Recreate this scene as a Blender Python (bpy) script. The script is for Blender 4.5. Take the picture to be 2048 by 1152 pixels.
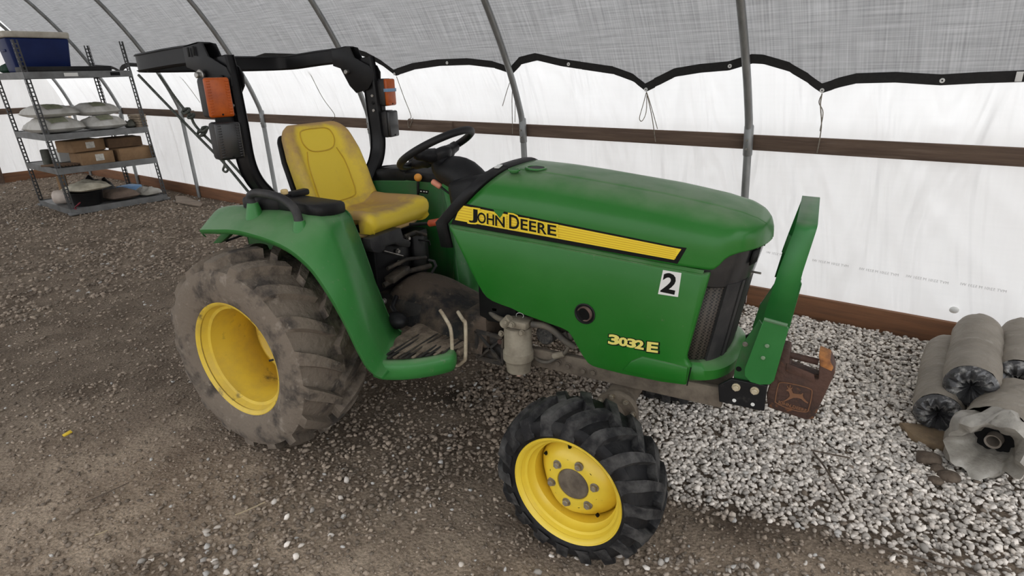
import bpy, bmesh, math, random
import numpy as np
from mathutils import Vector, Matrix

random.seed(7)
RNG = np.random.default_rng(7)
for o in list(bpy.data.objects):
    bpy.data.objects.remove(o, do_unlink=True)
SC = bpy.context.scene
COL = SC.collection

# ------------------------------------------------------------------ camera
# World frame: metres, origin on the ground under the tractor's rear axle,
# +X towards the tractor's nose, +Y towards its left side, +Z up.
FPX = 1207.487
CAM = np.array([2.348, -2.324, 1.697])
YAW, PITCH, ROLL = -0.513, 0.345, -0.027


def cam_axes():
    cy, sy = math.cos(YAW), math.sin(YAW)
    f = np.array([sy * math.cos(PITCH), cy * math.cos(PITCH), -math.sin(PITCH)])
    r = np.array([cy, -sy, 0.0])
    u = np.cross(r, f)
    c, s = math.cos(ROLL), math.sin(ROLL)
    return f, c * r + s * u, -s * r + c * u


CF, CR, CU = cam_axes()
cam_data = bpy.data.cameras.new('camera')
cam_data.sensor_width = 36.0
cam_data.lens = FPX / 2048 * 36.0
cam_data.clip_start = 0.05
cam_data.clip_end = 200
cam = bpy.data.objects.new('camera', cam_data)
COL.objects.link(cam)
m = Matrix.Identity(4)
for i in range(3):
    m[i][0] = CR[i]; m[i][1] = CU[i]; m[i][2] = -CF[i]; m[i][3] = CAM[i]
cam.matrix_world = m
SC.camera = cam


def at(px, py, **k):
    """Point where the sight line through a pixel of the photograph meets the plane X, Y or Z = value."""
    d = CF + CR * (px - 1024) / FPX - CU * (py - 576) / FPX
    i = {'X': 0, 'Y': 1, 'Z': 2}[list(k)[0]]
    t = (list(k.values())[0] - CAM[i]) / d[i]
    return CAM + t * d


# ------------------------------------------------------------------ light
world = bpy.data.worlds.new('overcast_sky')
SC.world = world
world.use_nodes = True
bg = world.node_tree.nodes['Background']
# overcast: brighter overhead than at the horizon
_wn = world.node_tree
_tc = _wn.nodes.new('ShaderNodeTexCoord')
_sx = _wn.nodes.new('ShaderNodeSeparateXYZ')
_wn.links.new(_tc.outputs['Generated'], _sx.inputs[0])
_mr = _wn.nodes.new('ShaderNodeMapRange')
_mr.inputs['From Min'].default_value = 0.0
_mr.inputs['From Max'].default_value = 1.0
_mr.inputs['To Min'].default_value = 0.55
_mr.inputs['To Max'].default_value = 1.45
_wn.links.new(_sx.outputs['Z'], _mr.inputs['Value'])
_vm = _wn.nodes.new('ShaderNodeVectorMath')
_vm.operation = 'SCALE'
_vm.inputs[0].default_value = (0.96, 0.975, 1.0)
_wn.links.new(_mr.outputs['Result'], _vm.inputs['Scale'])
_wn.links.new(_vm.outputs[0], bg.inputs[0])
bg.inputs[1].default_value = 2.25
SC.view_settings.view_transform = 'Standard'
SC.view_settings.look = 'None'
SC.view_settings.gamma = 1.0
SC.view_settings.use_curve_mapping = False
SC.view_settings.exposure = 0.0
try:
    SC.cycles.max_bounces = 8
    SC.cycles.diffuse_bounces = 4
    SC.cycles.transparent_max_bounces = 8
    SC.cycles.use_denoising = True
except Exception:
    pass

# ------------------------------------------------------------------ materials
MATS = {}


def mat(name, base, rough=0.5, metal=0.0, var=None, vscale=8.0, vlo=0.4, vhi=0.65, bump=0.0, bscale=60.0,
        var2=None, v2scale=30.0, v2lo=0.55, v2hi=0.7, coat=0.0, up=None, trans=0.0, stretch=None, alpha=1.0,
        island=0.0, spec=0.5):
    """Principled material: base colour, noise-shaped second and third colour (dirt, wear), fine relief."""
    if name in MATS:
        return MATS[name]
    m = bpy.data.materials.new(name)
    m.use_nodes = True
    nt = m.node_tree
    N = nt.nodes
    L = nt.links
    b = N['Principled BSDF']
    b.inputs['Roughness'].default_value = rough
    b.inputs['Metallic'].default_value = metal
    b.inputs['Specular IOR Level'].default_value = spec
    if coat:
        b.inputs['Coat Weight'].default_value = coat
        b.inputs['Coat Roughness'].default_value = 0.12
    if trans:
        b.inputs['Transmission Weight'].default_value = trans
    if alpha < 1:
        b.inputs['Alpha'].default_value = alpha
    tc = N.new('ShaderNodeTexCoord')
    vec = tc.outputs['Object']
    if stretch:
        mp = N.new('ShaderNodeMapping')
        mp.inputs['Scale'].default_value = stretch
        L.new(vec, mp.inputs['Vector'])
        vec = mp.outputs['Vector']
    rgb = N.new('ShaderNodeRGB')
    rgb.outputs[0].default_value = (*base, 1)
    col = rgb.outputs[0]

    def layer(col, c2, scale, lo, hi, det=6.0, upmask=False):
        nz = N.new('ShaderNodeTexNoise')
        nz.inputs['Scale'].default_value = scale
        nz.inputs['Detail'].default_value = det
        nz.inputs['Roughness'].default_value = 0.62
        L.new(vec, nz.inputs['Vector'])
        mr = N.new('ShaderNodeMapRange')
        mr.inputs['From Min'].default_value = lo
        mr.inputs['From Max'].default_value = hi
        L.new(nz.outputs['Fac'], mr.inputs['Value'])
        fac = mr.outputs['Result']
        mx = N.new('ShaderNodeMix')
        mx.data_type = 'RGBA'
        L.new(fac, mx.inputs['Factor'])
        L.new(col, mx.inputs['A'])
        mx.inputs['B'].default_value = (*c2, 1)
        return mx.outputs['Result'], fac

    fac = None
    if var:
        col, fac = layer(col, var, vscale, vlo, vhi)
    if var2:
        col, _ = layer(col, var2, v2scale, v2lo, v2hi)
    if up:
        # dust settled on surfaces lying flat, plus any pale sheen painted in
        dcol, amount, lo = up
        ge = N.new('ShaderNodeNewGeometry')
        sx = N.new('ShaderNodeSeparateXYZ')
        L.new(ge.outputs['Normal'], sx.inputs[0])
        mr = N.new('ShaderNodeMapRange')
        mr.inputs['From Min'].default_value = lo
        mr.inputs['From Max'].default_value = 1.0
        mr.inputs['To Max'].default_value = amount
        L.new(sx.outputs['Z'], mr.inputs['Value'])
        nz = N.new('ShaderNodeTexNoise')
        nz.inputs['Scale'].default_value = 9
        nz.inputs['Detail'].default_value = 5
        L.new(vec, nz.inputs['Vector'])
        mu = N.new('ShaderNodeMath')
        mu.operation = 'MULTIPLY'
        L.new(mr.outputs['Result'], mu.inputs[0])
        mr2 = N.new('ShaderNodeMapRange')
        mr2.inputs['From Min'].default_value = 0.1
        mr2.inputs['From Max'].default_value = 0.6
        L.new(nz.outputs['Fac'], mr2.inputs['Value'])
        L.new(mr2.outputs['Result'], mu.inputs[1])
        mx = N.new('ShaderNodeMix')
        mx.data_type = 'RGBA'
        L.new(mu.outputs[0], mx.inputs['Factor'])
        L.new(col, mx.inputs['A'])
        mx.inputs['B'].default_value = (*dcol, 1)
        col = mx.outputs['Result']
    if island:
        ge = N.new('ShaderNodeNewGeometry')
        mr = N.new('ShaderNodeMapRange')
        mr.inputs['To Min'].default_value = 1 - island
        mr.inputs['To Max'].default_value = 1 + island
        L.new(ge.outputs['Random Per Island'], mr.inputs['Value'])
        vm = N.new('ShaderNodeVectorMath')
        vm.operation = 'SCALE'
        L.new(col, vm.inputs[0])
        L.new(mr.outputs['Result'], vm.inputs['Scale'])
        col = vm.outputs[0]
    L.new(col, b.inputs['Base Color'])
    if bump:
        nz = N.new('ShaderNodeTexNoise')
        nz.inputs['Scale'].default_value = bscale
        nz.inputs['Detail'].default_value = 5
        L.new(vec, nz.inputs['Vector'])
        bp = N.new('ShaderNodeBump')
        bp.inputs['Strength'].default_value = bump
        bp.inputs['Distance'].default_value = 0.01
        L.new(nz.outputs['Fac'], bp.inputs['Height'])
        L.new(bp.outputs['Normal'], b.inputs['Normal'])
    MATS[name] = m
    return m


DUST = (0.33, 0.29, 0.23)
GREEN = mat('tractor_green', (0.013, 0.150, 0.014), 0.36, var=(0.024, 0.170, 0.024), vscale=3, vlo=0.35, vhi=0.7,
            var2=(0.10, 0.17, 0.07), v2scale=55, v2lo=0.66, v2hi=0.78, coat=0.12, up=((0.26, 0.33, 0.22), 0.55, 0.6), spec=0.35)  # upward layer: dust plus the whitish film reflection painted onto the bonnet top
GREEN_F = mat('dusty_guard_green', (0.028, 0.190, 0.034), 0.40, var=(0.050, 0.225, 0.058), vscale=3.5, vlo=0.35, vhi=0.7, var2=(0.14, 0.22, 0.11), v2scale=40, v2lo=0.62, v2hi=0.78, coat=0.1, up=((0.26, 0.34, 0.22), 0.55, 0.5), spec=0.35)
GREEN_DARK = mat('tractor_green_dusty', (0.014, 0.12, 0.022), 0.5, var=(0.06, 0.10, 0.045), vscale=6, vlo=0.5, vhi=0.8)
YEL = mat('wheel_yellow', (0.86, 0.64, 0.055), 0.4, var=(0.74, 0.53, 0.05), vscale=5, vlo=0.4, vhi=0.75,
          var2=(0.30, 0.20, 0.07), v2scale=22, v2lo=0.66, v2hi=0.8, coat=0.15)
YEL_DIRTY = mat('wheel_yellow_dirty', (0.78, 0.56, 0.060), 0.5, var=(0.56, 0.39, 0.08), vscale=6, vlo=0.42, vhi=0.75,
                var2=(0.10, 0.075, 0.045), v2scale=9, v2lo=0.60, v2hi=0.72)
SEAT_YEL = mat('seat_vinyl_yellow', (0.70, 0.46, 0.035), 0.55, var=(0.43, 0.27, 0.075), vscale=4.5, vlo=0.42, vhi=0.72,
               var2=(0.33, 0.20, 0.07), v2scale=11, v2lo=0.55, v2hi=0.8, bump=0.05, bscale=300)
SEAT_DIRT = mat('seat_vinyl_grimy', (0.42, 0.26, 0.075), 0.6, var=(0.60, 0.39, 0.05), vscale=5, vlo=0.45, vhi=0.75,
                bump=0.05, bscale=300)
BLK = mat('black_plastic', (0.009, 0.009, 0.010), 0.5, var=(0.022, 0.021, 0.020), vscale=9, vlo=0.45, vhi=0.75, bump=0.08, bscale=220, spec=0.28)
BLK_PAINT = mat('black_paint', (0.006, 0.006, 0.007), 0.42, var=(0.018, 0.017, 0.016), vscale=7, vlo=0.5, vhi=0.8, spec=0.28)
BLK_GREY = mat('worn_grey_plastic', (0.026, 0.026, 0.028), 0.55, spec=0.3, var=(0.055, 0.053, 0.051), vscale=10, vlo=0.4, vhi=0.7, bump=0.1, bscale=200)
BLK_DIRT = mat('muddy_black', (0.020, 0.018, 0.016), 0.7, var=(0.10, 0.078, 0.055), vscale=7, vlo=0.45, vhi=0.68, bump=0.4, bscale=50)
MUD = mat('dried_mud', (0.135, 0.105, 0.078), 0.95, var=(0.065, 0.05, 0.038), vscale=11, vlo=0.42, vhi=0.65, bump=0.7, bscale=45,
          var2=(0.22, 0.18, 0.14), v2scale=26, v2lo=0.6, v2hi=0.75)
TUNNEL = mat('muddy_tunnel', (0.085, 0.062, 0.044), 0.85, var=(0.012, 0.012, 0.012), vscale=6, vlo=0.46, vhi=0.60, bump=0.6, bscale=40, var2=(0.19, 0.15, 0.11), v2scale=16, v2lo=0.60, v2hi=0.74)
SOIL = mat('caked_tan_soil', (0.26, 0.205, 0.15), 0.95, var=(0.12, 0.09, 0.065), vscale=14, vlo=0.42, vhi=0.62, bump=0.9, bscale=60)
TYRE_MUD = mat('muddy_rubber', (0.185, 0.150, 0.116), 0.95, var=(0.060, 0.050, 0.042), vscale=7.5, vlo=0.50, vhi=0.64, bump=0.8, bscale=40,
               var2=(0.28, 0.24, 0.195), v2scale=19, v2lo=0.58, v2hi=0.72)
TYRE = mat('black_rubber', (0.008, 0.008, 0.009), 0.6, spec=0.25, var=(0.032, 0.031, 0.030), vscale=8, vlo=0.45, vhi=0.7, bump=0.15, bscale=90)
LUG = mat('scuffed_rubber', (0.016, 0.016, 0.017), 0.7, spec=0.25, var=(0.095, 0.092, 0.088), vscale=14, vlo=0.42, vhi=0.7, bump=0.25, bscale=70)
STEEL = mat('bare_steel', (0.42, 0.41, 0.39), 0.38, 0.9, var=(0.25, 0.23, 0.2), vscale=20)
BOLT = mat('dull_bolt', (0.36, 0.33, 0.27), 0.5, 0.4, var=(0.22, 0.17, 0.11), vscale=60)
GALV = mat('galvanised_pipe', (0.30, 0.31, 0.31), 0.42, 0.55, var=(0.19, 0.195, 0.195), vscale=14, vlo=0.4, vhi=0.7, stretch=(1, 1, 0.25))
CAST = mat('dusty_cast_iron', (0.20, 0.165, 0.125), 0.85, var=(0.09, 0.072, 0.055), vscale=9, bump=0.4, bscale=40)
FILTER = mat('dusty_filter', (0.30, 0.265, 0.20), 0.8, var=(0.20, 0.17, 0.125), vscale=14, bump=0.15, bscale=80)
RUST = mat('rusty_iron', (0.090, 0.044, 0.030), 0.75, var=(0.048, 0.028, 0.022), vscale=9, vlo=0.4, vhi=0.65, bump=0.35, bscale=70,
           var2=(0.34, 0.13, 0.04), v2scale=19, v2lo=0.6, v2hi=0.75)
BLK_FRAME = mat('scuffed_black_frame', (0.010, 0.010, 0.011), 0.5, var=(0.075, 0.07, 0.063), vscale=26, vlo=0.56, vhi=0.8, spec=0.3)
RUST_OR = mat('bright_rust', (0.48, 0.20, 0.06), 0.8, var=(0.2, 0.08, 0.03), vscale=25, bump=0.2)
AMBER = mat('amber_lens', (0.46, 0.090, 0.007), 0.3, var=(0.34, 0.06, 0.005), vscale=25, coat=0.15, spec=0.3)
ORANGE = mat('orange_plastic', (0.80, 0.34, 0.05), 0.4)
RED_OR = mat('red_orange_grip', (0.55, 0.085, 0.03), 0.5, var=(0.35, 0.07, 0.03), vscale=20)
PINK = mat('faded_orange_grip', (0.72, 0.28, 0.18), 0.5)
CREAM = mat('cream_paint', (0.52, 0.45, 0.33), 0.6, var=(0.28, 0.22, 0.15), vscale=18)
WHITE_S = mat('white_sticker', (0.80, 0.80, 0.77), 0.5)
BLK_INK = mat('black_ink', (0.005, 0.005, 0.005), 0.6, spec=0.2)
YEL_DECAL = mat('yellow_decal', (0.90, 0.67, 0.035), 0.35)
YEL_DECAL2 = mat('yellow_decal_stripe', (0.74, 0.47, 0.02), 0.35)
YEL_PALE = mat('pale_yellow_decal', (0.82, 0.72, 0.18), 0.4)


# ------------------------------------------------------------------ mesh helpers
def link(name, me, material, parent=None):
    o = bpy.data.objects.new(name, me)
    COL.objects.link(o)
    if material is not None and not me.materials:
        me.materials.append(material)
    if parent is not None:
        o.parent = parent
    return o


def tag(o, label=None, cat=None, group=None, kind=None):
    if label: o['label'] = label
    if cat: o['category'] = cat
    if group: o['group'] = group
    if kind: o['kind'] = kind
    return o


def empty(name, loc=(0, 0, 0), rz=0.0):
    o = bpy.data.objects.new(name, None)
    COL.objects.link(o)
    o.location = loc
    o.rotation_euler = (0, 0, rz)
    o.empty_display_size = 0.1
    return o


class MB:
    """Collects shapes that make up one part; build() links them as one mesh object."""

    def __init__(self):
        self.v = []; self.f = []; self.mi = []; self.cur = 0

    def add(self, v, f):
        n = len(self.v)
        self.v.extend([tuple(map(float, p)) for p in v])
        self.f.extend([[i + n for i in q] for q in f])
        self.mi.extend([self.cur] * len(f))
        return self

    def box(self, c, s, bev=0.0, rot=None, segs=2):
        bm = bmesh.new()
        bmesh.ops.create_cube(bm, size=1.0)
        bmesh.ops.scale(bm, vec=Vector(s), verts=bm.verts)
        if bev > 0:
            bmesh.ops.bevel(bm, geom=bm.edges[:], offset=bev, segments=segs, profile=0.5, affect='EDGES', clamp_overlap=True)
        if rot is not None:
            bmesh.ops.rotate(bm, cent=(0, 0, 0), matrix=rot, verts=bm.verts)
        bmesh.ops.translate(bm, vec=Vector(c), verts=bm.verts)
        return self.bm(bm)

    def bm(self, bm):
        bm.verts.index_update()
        self.add([v.co for v in bm.verts], [[v.index for v in f.verts] for f in bm.faces])
        bm.free()
        return self

    def tube(self, pts, r, n=10, caps=True, closed=False):
        P = [Vector(p) for p in pts]
        m_ = len(P)
        rr = r if hasattr(r, '__len__') else [r] * m_
        v = []; f = []
        prev = None
        for i, p in enumerate(P):
            if closed:
                t = (P[(i + 1) % m_] - P[i - 1]).normalized()
            else:
                t = (P[min(i + 1, m_ - 1)] - P[max(i - 1, 0)]).normalized()
            if prev is None:
                a = Vector((0, 0, 1)) if abs(t.z) < 0.9 else Vector((1, 0, 0))
                a = (a - t * a.dot(t)).normalized()
            else:
                a = (prev - t * prev.dot(t)).normalized()
            prev = a
            b = t.cross(a)
            for k in range(n):
                an = 2 * math.pi * k / n
                v.append(p + (a * math.cos(an) + b * math.sin(an)) * rr[i])
        rng = m_ if closed else m_ - 1
        for i in range(rng):
            for k in range(n):
                j = (i + 1) % m_
                f.append([i * n + k, i * n + (k + 1) % n, j * n + (k + 1) % n, j * n + k])
        if caps and not closed:
            f.append(list(range(n))[::-1])
            f.append([(m_ - 1) * n + k for k in range(n)])
        return self.add(v, f)

    def lathe(self, prof, o, axis, n=48, closed=False):
        """prof: list of (along axis, radius)."""
        ax = Vector(axis).normalized()
        a = Vector((0, 0, 1)) if abs(ax.z) < 0.9 else Vector((1, 0, 0))
        a = (a - ax * a.dot(ax)).normalized()
        b = ax.cross(a)
        o = Vector(o)
        v = []; f = []
        for (h, r) in prof:
            for k in range(n):
                an = 2 * math.pi * k / n
                v.append(o + ax * h + (a * math.cos(an) + b * math.sin(an)) * r)
        for i in range(len(prof) - 1 + (1 if closed else 0)):
            j = (i + 1) % len(prof)
            for k in range(n):
                f.append([i * n + k, j * n + k, j * n + (k + 1) % n, i * n + (k + 1) % n])
        return self.add(v, f)

    def cyl(self, p0, p1, r, n=16, bev=0.0):
        p0 = Vector(p0); p1 = Vector(p1)
        L = (p1 - p0).length
        b = min(bev, L / 3, r / 3)
        prof = [(0, 0.0001), (0, r - b), (b, r), (L - b, r), (L, r - b), (L, 0.0001)] if b > 0 else [(0, 0.0001), (0, r), (L, r), (L, 0.0001)]
        return self.lathe(prof, p0, p1 - p0, n)

    def hexbolt(self, p, axis, r, h):
        ax = Vector(axis).normalized()
        p = Vector(p)
        self.cyl(p, p + ax * h * 0.3, r * 1.35, 14)
        return self.cyl(p + ax * h * 0.3, p + ax * h, r, 6, r * 0.15)

    def prism(self, poly, depth_vec, bev=0.0):
        """poly: planar 3-D outline; extruded by depth_vec, edges bevelled."""
        bm = bmesh.new()
        vs = [bm.verts.new(Vector(p)) for p in poly]
        fc = bm.faces.new(vs)
        r = bmesh.ops.extrude_face_region(bm, geom=[fc])
        ev = [g for g in r['geom'] if isinstance(g, bmesh.types.BMVert)]
        bmesh.ops.translate(bm, vec=Vector(depth_vec), verts=ev)
        bmesh.ops.recalc_face_normals(bm, faces=bm.faces)
        if bev > 0:
            bmesh.ops.bevel(bm, geom=bm.edges[:], offset=bev, segments=2, profile=0.5, affect='EDGES', clamp_overlap=True)
        return self.bm(bm)

    def grid(self, rows, closed_u=False, closed_v=False, flip=False):
        m_ = len(rows); n = len(rows[0])
        v = [p for r in rows for p in r]
        f = []
        for i in range(m_ - (0 if closed_u else 1)):
            for k in range(n - (0 if closed_v else 1)):
                q = [i * n + k, ((i + 1) % m_) * n + k, ((i + 1) % m_) * n + (k + 1) % n, i * n + (k + 1) % n]
                f.append(q[::-1] if flip else q)
        return self.add(v, f)

    def sphere(self, c, r, sc=(1, 1, 1), sub=2):
        bm = bmesh.new()
        bmesh.ops.create_icosphere(bm, subdivisions=sub, radius=r)
        bmesh.ops.scale(bm, vec=Vector(sc), verts=bm.verts)
        bmesh.ops.translate(bm, vec=Vector(c), verts=bm.verts)
        return self.bm(bm)

    def mirror_y(self):
        o = MB()
        o.v = [(x, -y, z) for x, y, z in self.v]
        o.f = [q[::-1] for q in self.f]
        o.mi = list(self.mi)
        return o

    def build(self, name, material, parent=None, smooth=35, recalc=False, mats=None, subd=0, solid=0.0):
        me = bpy.data.meshes.new(name)
        me.from_pydata(self.v, [], self.f)
        if recalc:
            bm = bmesh.new(); bm.from_mesh(me)
            bmesh.ops.recalc_face_normals(bm, faces=bm.faces)
            bm.to_mesh(me); bm.free()
        if mats:
            for mm in mats: me.materials.append(mm)
            me.polygons.foreach_set('material_index', self.mi)
        if smooth:
            me.shade_smooth()
            me.set_sharp_from_angle(angle=math.radians(smooth))
        me.update()
        o = link(name, me, material, parent)
        if solid:
            md = o.modifiers.new('thickness', 'SOLIDIFY'); md.thickness = solid; md.offset = -1
        if subd:
            md = o.modifiers.new('smooth', 'SUBSURF'); md.levels = subd; md.render_levels = subd
        return o


def catmull(pts, n, closed=False):
    P = np.array(pts, float)
    out = []
    m_ = len(P)
    segs = m_ if closed else m_ - 1
    for i in range(segs):
        if closed:
            p0, p1, p2, p3 = P[i - 1], P[i], P[(i + 1) % m_], P[(i + 2) % m_]
        else:
            p1, p2 = P[i], P[i + 1]
            p0 = P[i - 1] if i > 0 else 2 * p1 - p2
            p3 = P[i + 2] if i + 2 < m_ else 2 * p2 - p1
        for k in range(n):
            t = k / n
            out.append(0.5 * ((2 * p1) + (-p0 + p2) * t + (2 * p0 - 5 * p1 + 4 * p2 - p3) * t * t + (-p0 + 3 * p1 - 3 * p2 + p3) * t ** 3))
    if not closed:
        out.append(P[-1])
    return np.array(out)


def text_on(name, body, size, o, right, up, material, parent, bold=0.0, lift=0.0, extrude=0.0, sx=1.0, shear=0.0):
    """Flat lettering lying in the plane through o spanned by right and up."""
    cu = bpy.data.curves.new('lettering', 'FONT')
    cu.body = body
    cu.size = size
    cu.offset = bold
    cu.extrude = extrude
    cu.resolution_u = 3
    cu.shear = shear
    tmp = bpy.data.objects.new('lettering', cu)
    me = bpy.data.meshes.new_from_object(tmp)
    bpy.data.objects.remove(tmp)
    R = Vector(right).normalized(); U = Vector(up).normalized()
    Nn = R.cross(U).normalized()
    o = Vector(o)
    for v in me.vertices:
        v.co = o + R * (v.co.x * sx) + U * v.co.y + Nn * (lift + v.co.z)
    me.materials.clear()
    me.name = name
    return link(name, me, material, parent)


def letter_in(name, ch, quad, material, parent, bold=0.0, lift=(0, 0, 0)):
    """One flat character fitted into a box given by its corners: lower left, lower right, upper left."""
    cu = bpy.data.curves.new('lettering', 'FONT')
    cu.body = ch; cu.size = 1.0; cu.resolution_u = 3; cu.offset = 0.0
    tmp = bpy.data.objects.new('lettering', cu)
    me0 = bpy.data.meshes.new_from_object(tmp)
    xs = [v.co.x for v in me0.vertices]; ys = [v.co.y for v in me0.vertices]
    x0, x1, y0, y1 = min(xs), max(xs), min(ys), max(ys)
    ll, lr, ul = [Vector(q) for q in quad]
    sz = (ul - ll).length / (y1 - y0)
    cu.offset = bold / sz
    me = bpy.data.meshes.new_from_object(tmp)
    bpy.data.objects.remove(tmp); bpy.data.meshes.remove(me0)
    for v in me.vertices:
        v.co = ll + (lr - ll) * ((v.co.x - x0) / (x1 - x0)) + (ul - ll) * ((v.co.y - y0) / (y1 - y0)) + Vector(lift)
    me.materials.clear(); me.name = name
    return link(name, me, material, parent)


def copy_tree(o, parent=None):
    c = o.copy()
    COL.objects.link(c)
    c.parent = parent
    for ch in o.children:
        copy_tree(ch, c)
    return c


def vnoise(x, y, seed, scale):
    r = np.random.default_rng(seed).random((64, 64))
    x = np.asarray(x) * scale; y = np.asarray(y) * scale
    xi = np.floor(x).astype(int); yi = np.floor(y).astype(int)
    fx = x - xi; fy = y - yi
    fx = fx * fx * (3 - 2 * fx); fy = fy * fy * (3 - 2 * fy)
    g = lambda a, b: r[a % 64, b % 64]
    return (g(xi, yi) * (1 - fx) + g(xi + 1, yi) * fx) * (1 - fy) + (g(xi, yi + 1) * (1 - fx) + g(xi + 1, yi + 1) * fx) * fy


# ------------------------------------------------------------------ the greenhouse: frame of its long wall
TH = -0.151
WO = np.array([2.0, 2.165, 0.0])
WU = np.array([math.cos(TH), math.sin(TH), 0.0])      # along the wall, to the right
WN = np.array([-math.sin(TH), math.cos(TH), 0.0])     # outwards through the wall
LEAN = 0.042                                          # the frame leans a little


def wpt(a, b, z):
    return WO + WU * (a - LEAN * z) + WN * b + np.array([0, 0, z])


def w_of(P):
    d = np.asarray(P) - WO
    z = d[2]
    return d @ WU + LEAN * z, d @ WN, z


def on_n(px, py, b):
    """(along, height) where a sight line meets the vertical plane b metres outside the wall line."""
    d = CF + CR * (px - 1024) / FPX - CU * (py - 576) / FPX
    t = (b - (CAM - WO) @ WN) / (d @ WN)
    q = w_of(CAM + t * d)
    return q[0], q[2]


PROF = [(0, 0), (0, 0.65), (0, 1.28), (-0.02, 1.36), (-0.055, 1.47), (-0.10, 1.60)]
_R, _a0 = 4.55, math.radians(22)
for _ph in np.linspace(_a0, math.radians(128), 60)[1:]:
    PROF.append((-0.10 - _R * (math.cos(_a0) - math.cos(_ph)), 1.60 + _R * (math.sin(_ph) - math.sin(_a0))))
PROF = np.array(PROF)
_seg = np.linalg.norm(np.diff(PROF, axis=0), axis=1)
ARC = np.concatenate([[0], np.cumsum(_seg)])


def prof_at(s, off=0.0):
    b = np.interp(s, ARC, PROF[:, 0]); z = np.interp(s, ARC, PROF[:, 1])
    e = 0.02
    tb = np.interp(s + e, ARC, PROF[:, 0]) - np.interp(s - e, ARC, PROF[:, 0])
    tz = np.interp(s + e, ARC, PROF[:, 1]) - np.interp(s - e, ARC, PROF[:, 1])
    l = math.hypot(tb, tz) or 1
    return b + off * tz / l, z - off * tb / l


def arc_of_z(z):
    i = int(PROF[:, 1].argmax())
    return float(np.interp(z, PROF[:i, 1], ARC[:i]))


def fabric(name, base, transl, weave, streak, wr_scale, wr_str, share=0.5, thin=0.0, weave_scale=300):
    m = bpy.data.materials.new(name)
    m.use_nodes = True
    nt = m.node_tree; N = nt.nodes; L = nt.links
    N.remove(N['Principled BSDF'])
    out = N['Material Output']
    tc = N.new('ShaderNodeTexCoord')
    uv = tc.outputs['UV']
    mp = N.new('ShaderNodeMapping'); mp.inputs['Scale'].default_value = wr_scale
    mp.inputs['Rotation'].default_value = (0, 0, 0.55)
    L.new(uv, mp.inputs['Vector'])
    nz = N.new('ShaderNodeTexNoise'); nz.inputs['Scale'].default_value = 1.0; nz.inputs['Detail'].default_value = 3
    nz.inputs['Distortion'].default_value = 0.6
    L.new(mp.outputs[0], nz.inputs['Vector'])
    bp = N.new('ShaderNodeBump'); bp.inputs['Strength'].default_value = wr_str; bp.inputs['Distance'].default_value = 0.11
    L.new(nz.outputs['Fac'], bp.inputs['Height'])
    # uneven weave: thin threads along and across the cloth
    cols = []
    for sc in ((weave_scale, 6, 1), (8, weave_scale, 1)):
        m2 = N.new('ShaderNodeMapping'); m2.inputs['Scale'].default_value = sc
        L.new(uv, m2.inputs['Vector'])
        n2 = N.new('ShaderNodeTexNoise'); n2.inputs['Scale'].default_value = 0.35; n2.inputs['Detail'].default_value = 3
        L.new(m2.outputs[0], n2.inputs['Vector'])
        cols.append(n2.outputs['Fac'])
    ad = N.new('ShaderNodeMath'); ad.operation = 'ADD'
    L.new(cols[0], ad.inputs[0]); L.new(cols[1], ad.inputs[1])
    mr = N.new('ShaderNodeMapRange')
    mr.inputs['From Min'].default_value = 0.7; mr.inputs['From Max'].default_value = 1.3
    mr.inputs['To Min'].default_value = 1 - weave; mr.inputs['To Max'].default_value = 1 + weave
    L.new(ad.outputs[0], mr.inputs['Value'])
    cols2 = []
    for c in (base, transl):
        vm = N.new('ShaderNodeVectorMath'); vm.operation = 'SCALE'
        vm.inputs[0].default_value = c
        L.new(mr.outputs[0], vm.inputs['Scale'])
        cols2.append(vm.outputs[0])
    df = N.new('ShaderNodeBsdfDiffuse'); tr = N.new('ShaderNodeBsdfTranslucent')
    L.new(cols2[0], df.inputs['Color']); L.new(cols2[1], tr.inputs['Color'])
    L.new(bp.outputs[0], df.inputs['Normal']); L.new(bp.outputs[0], tr.inputs['Normal'])
    mx = N.new('ShaderNodeMixShader'); mx.inputs[0].default_value = share
    L.new(df.outputs[0], mx.inputs[1]); L.new(tr.outputs[0], mx.inputs[2])
    L.new(mx.outputs[0], out.inputs['Surface'])
    return m


FILM = fabric('white_film', (0.86, 0.86, 0.855), (0.83, 0.83, 0.825), 0.012, 0, (3.4, 0.7, 1), 1.0, share=0.6, weave_scale=120)
SHADE = fabric('grey_shade_cloth', (0.28, 0.28, 0.285), (0.51, 0.51, 0.515), 0.26, 0, (5.0, 1.6, 1), 0.55, share=0.6, weave_scale=260)


def sheet(name, material, rows, uvs, parent=None):
    """Thin cloth or film as a grid with a UV map in metres."""
    m_ = len(rows); n = len(rows[0])
    me = bpy.data.meshes.new(name)
    v = [tuple(p) for r in rows for p in r]
    f = [[i * n + k, i * n + k + 1, (i + 1) * n + k + 1, (i + 1) * n + k] for i in range(m_ - 1) for k in range(n - 1)]
    me.from_pydata(v, [], f)
    ul = me.uv_layers.new(name='cloth')
    fu = [u for r in uvs for u in r]
    li = np.zeros(len(me.loops), dtype=np.int32)
    me.loops.foreach_get('vertex_index', li)
    ul.data.foreach_set('uv', np.array(fu, dtype=np.float32)[li].ravel())
    me.shade_smooth()
    return link(name, me, material, parent)


U0, U1 = -13.2, 4.6
HOOPS = [-12.75, -10.6, -8.45, -6.28, -4.21, -2.17, -0.24, 1.75, 3.75]

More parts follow.
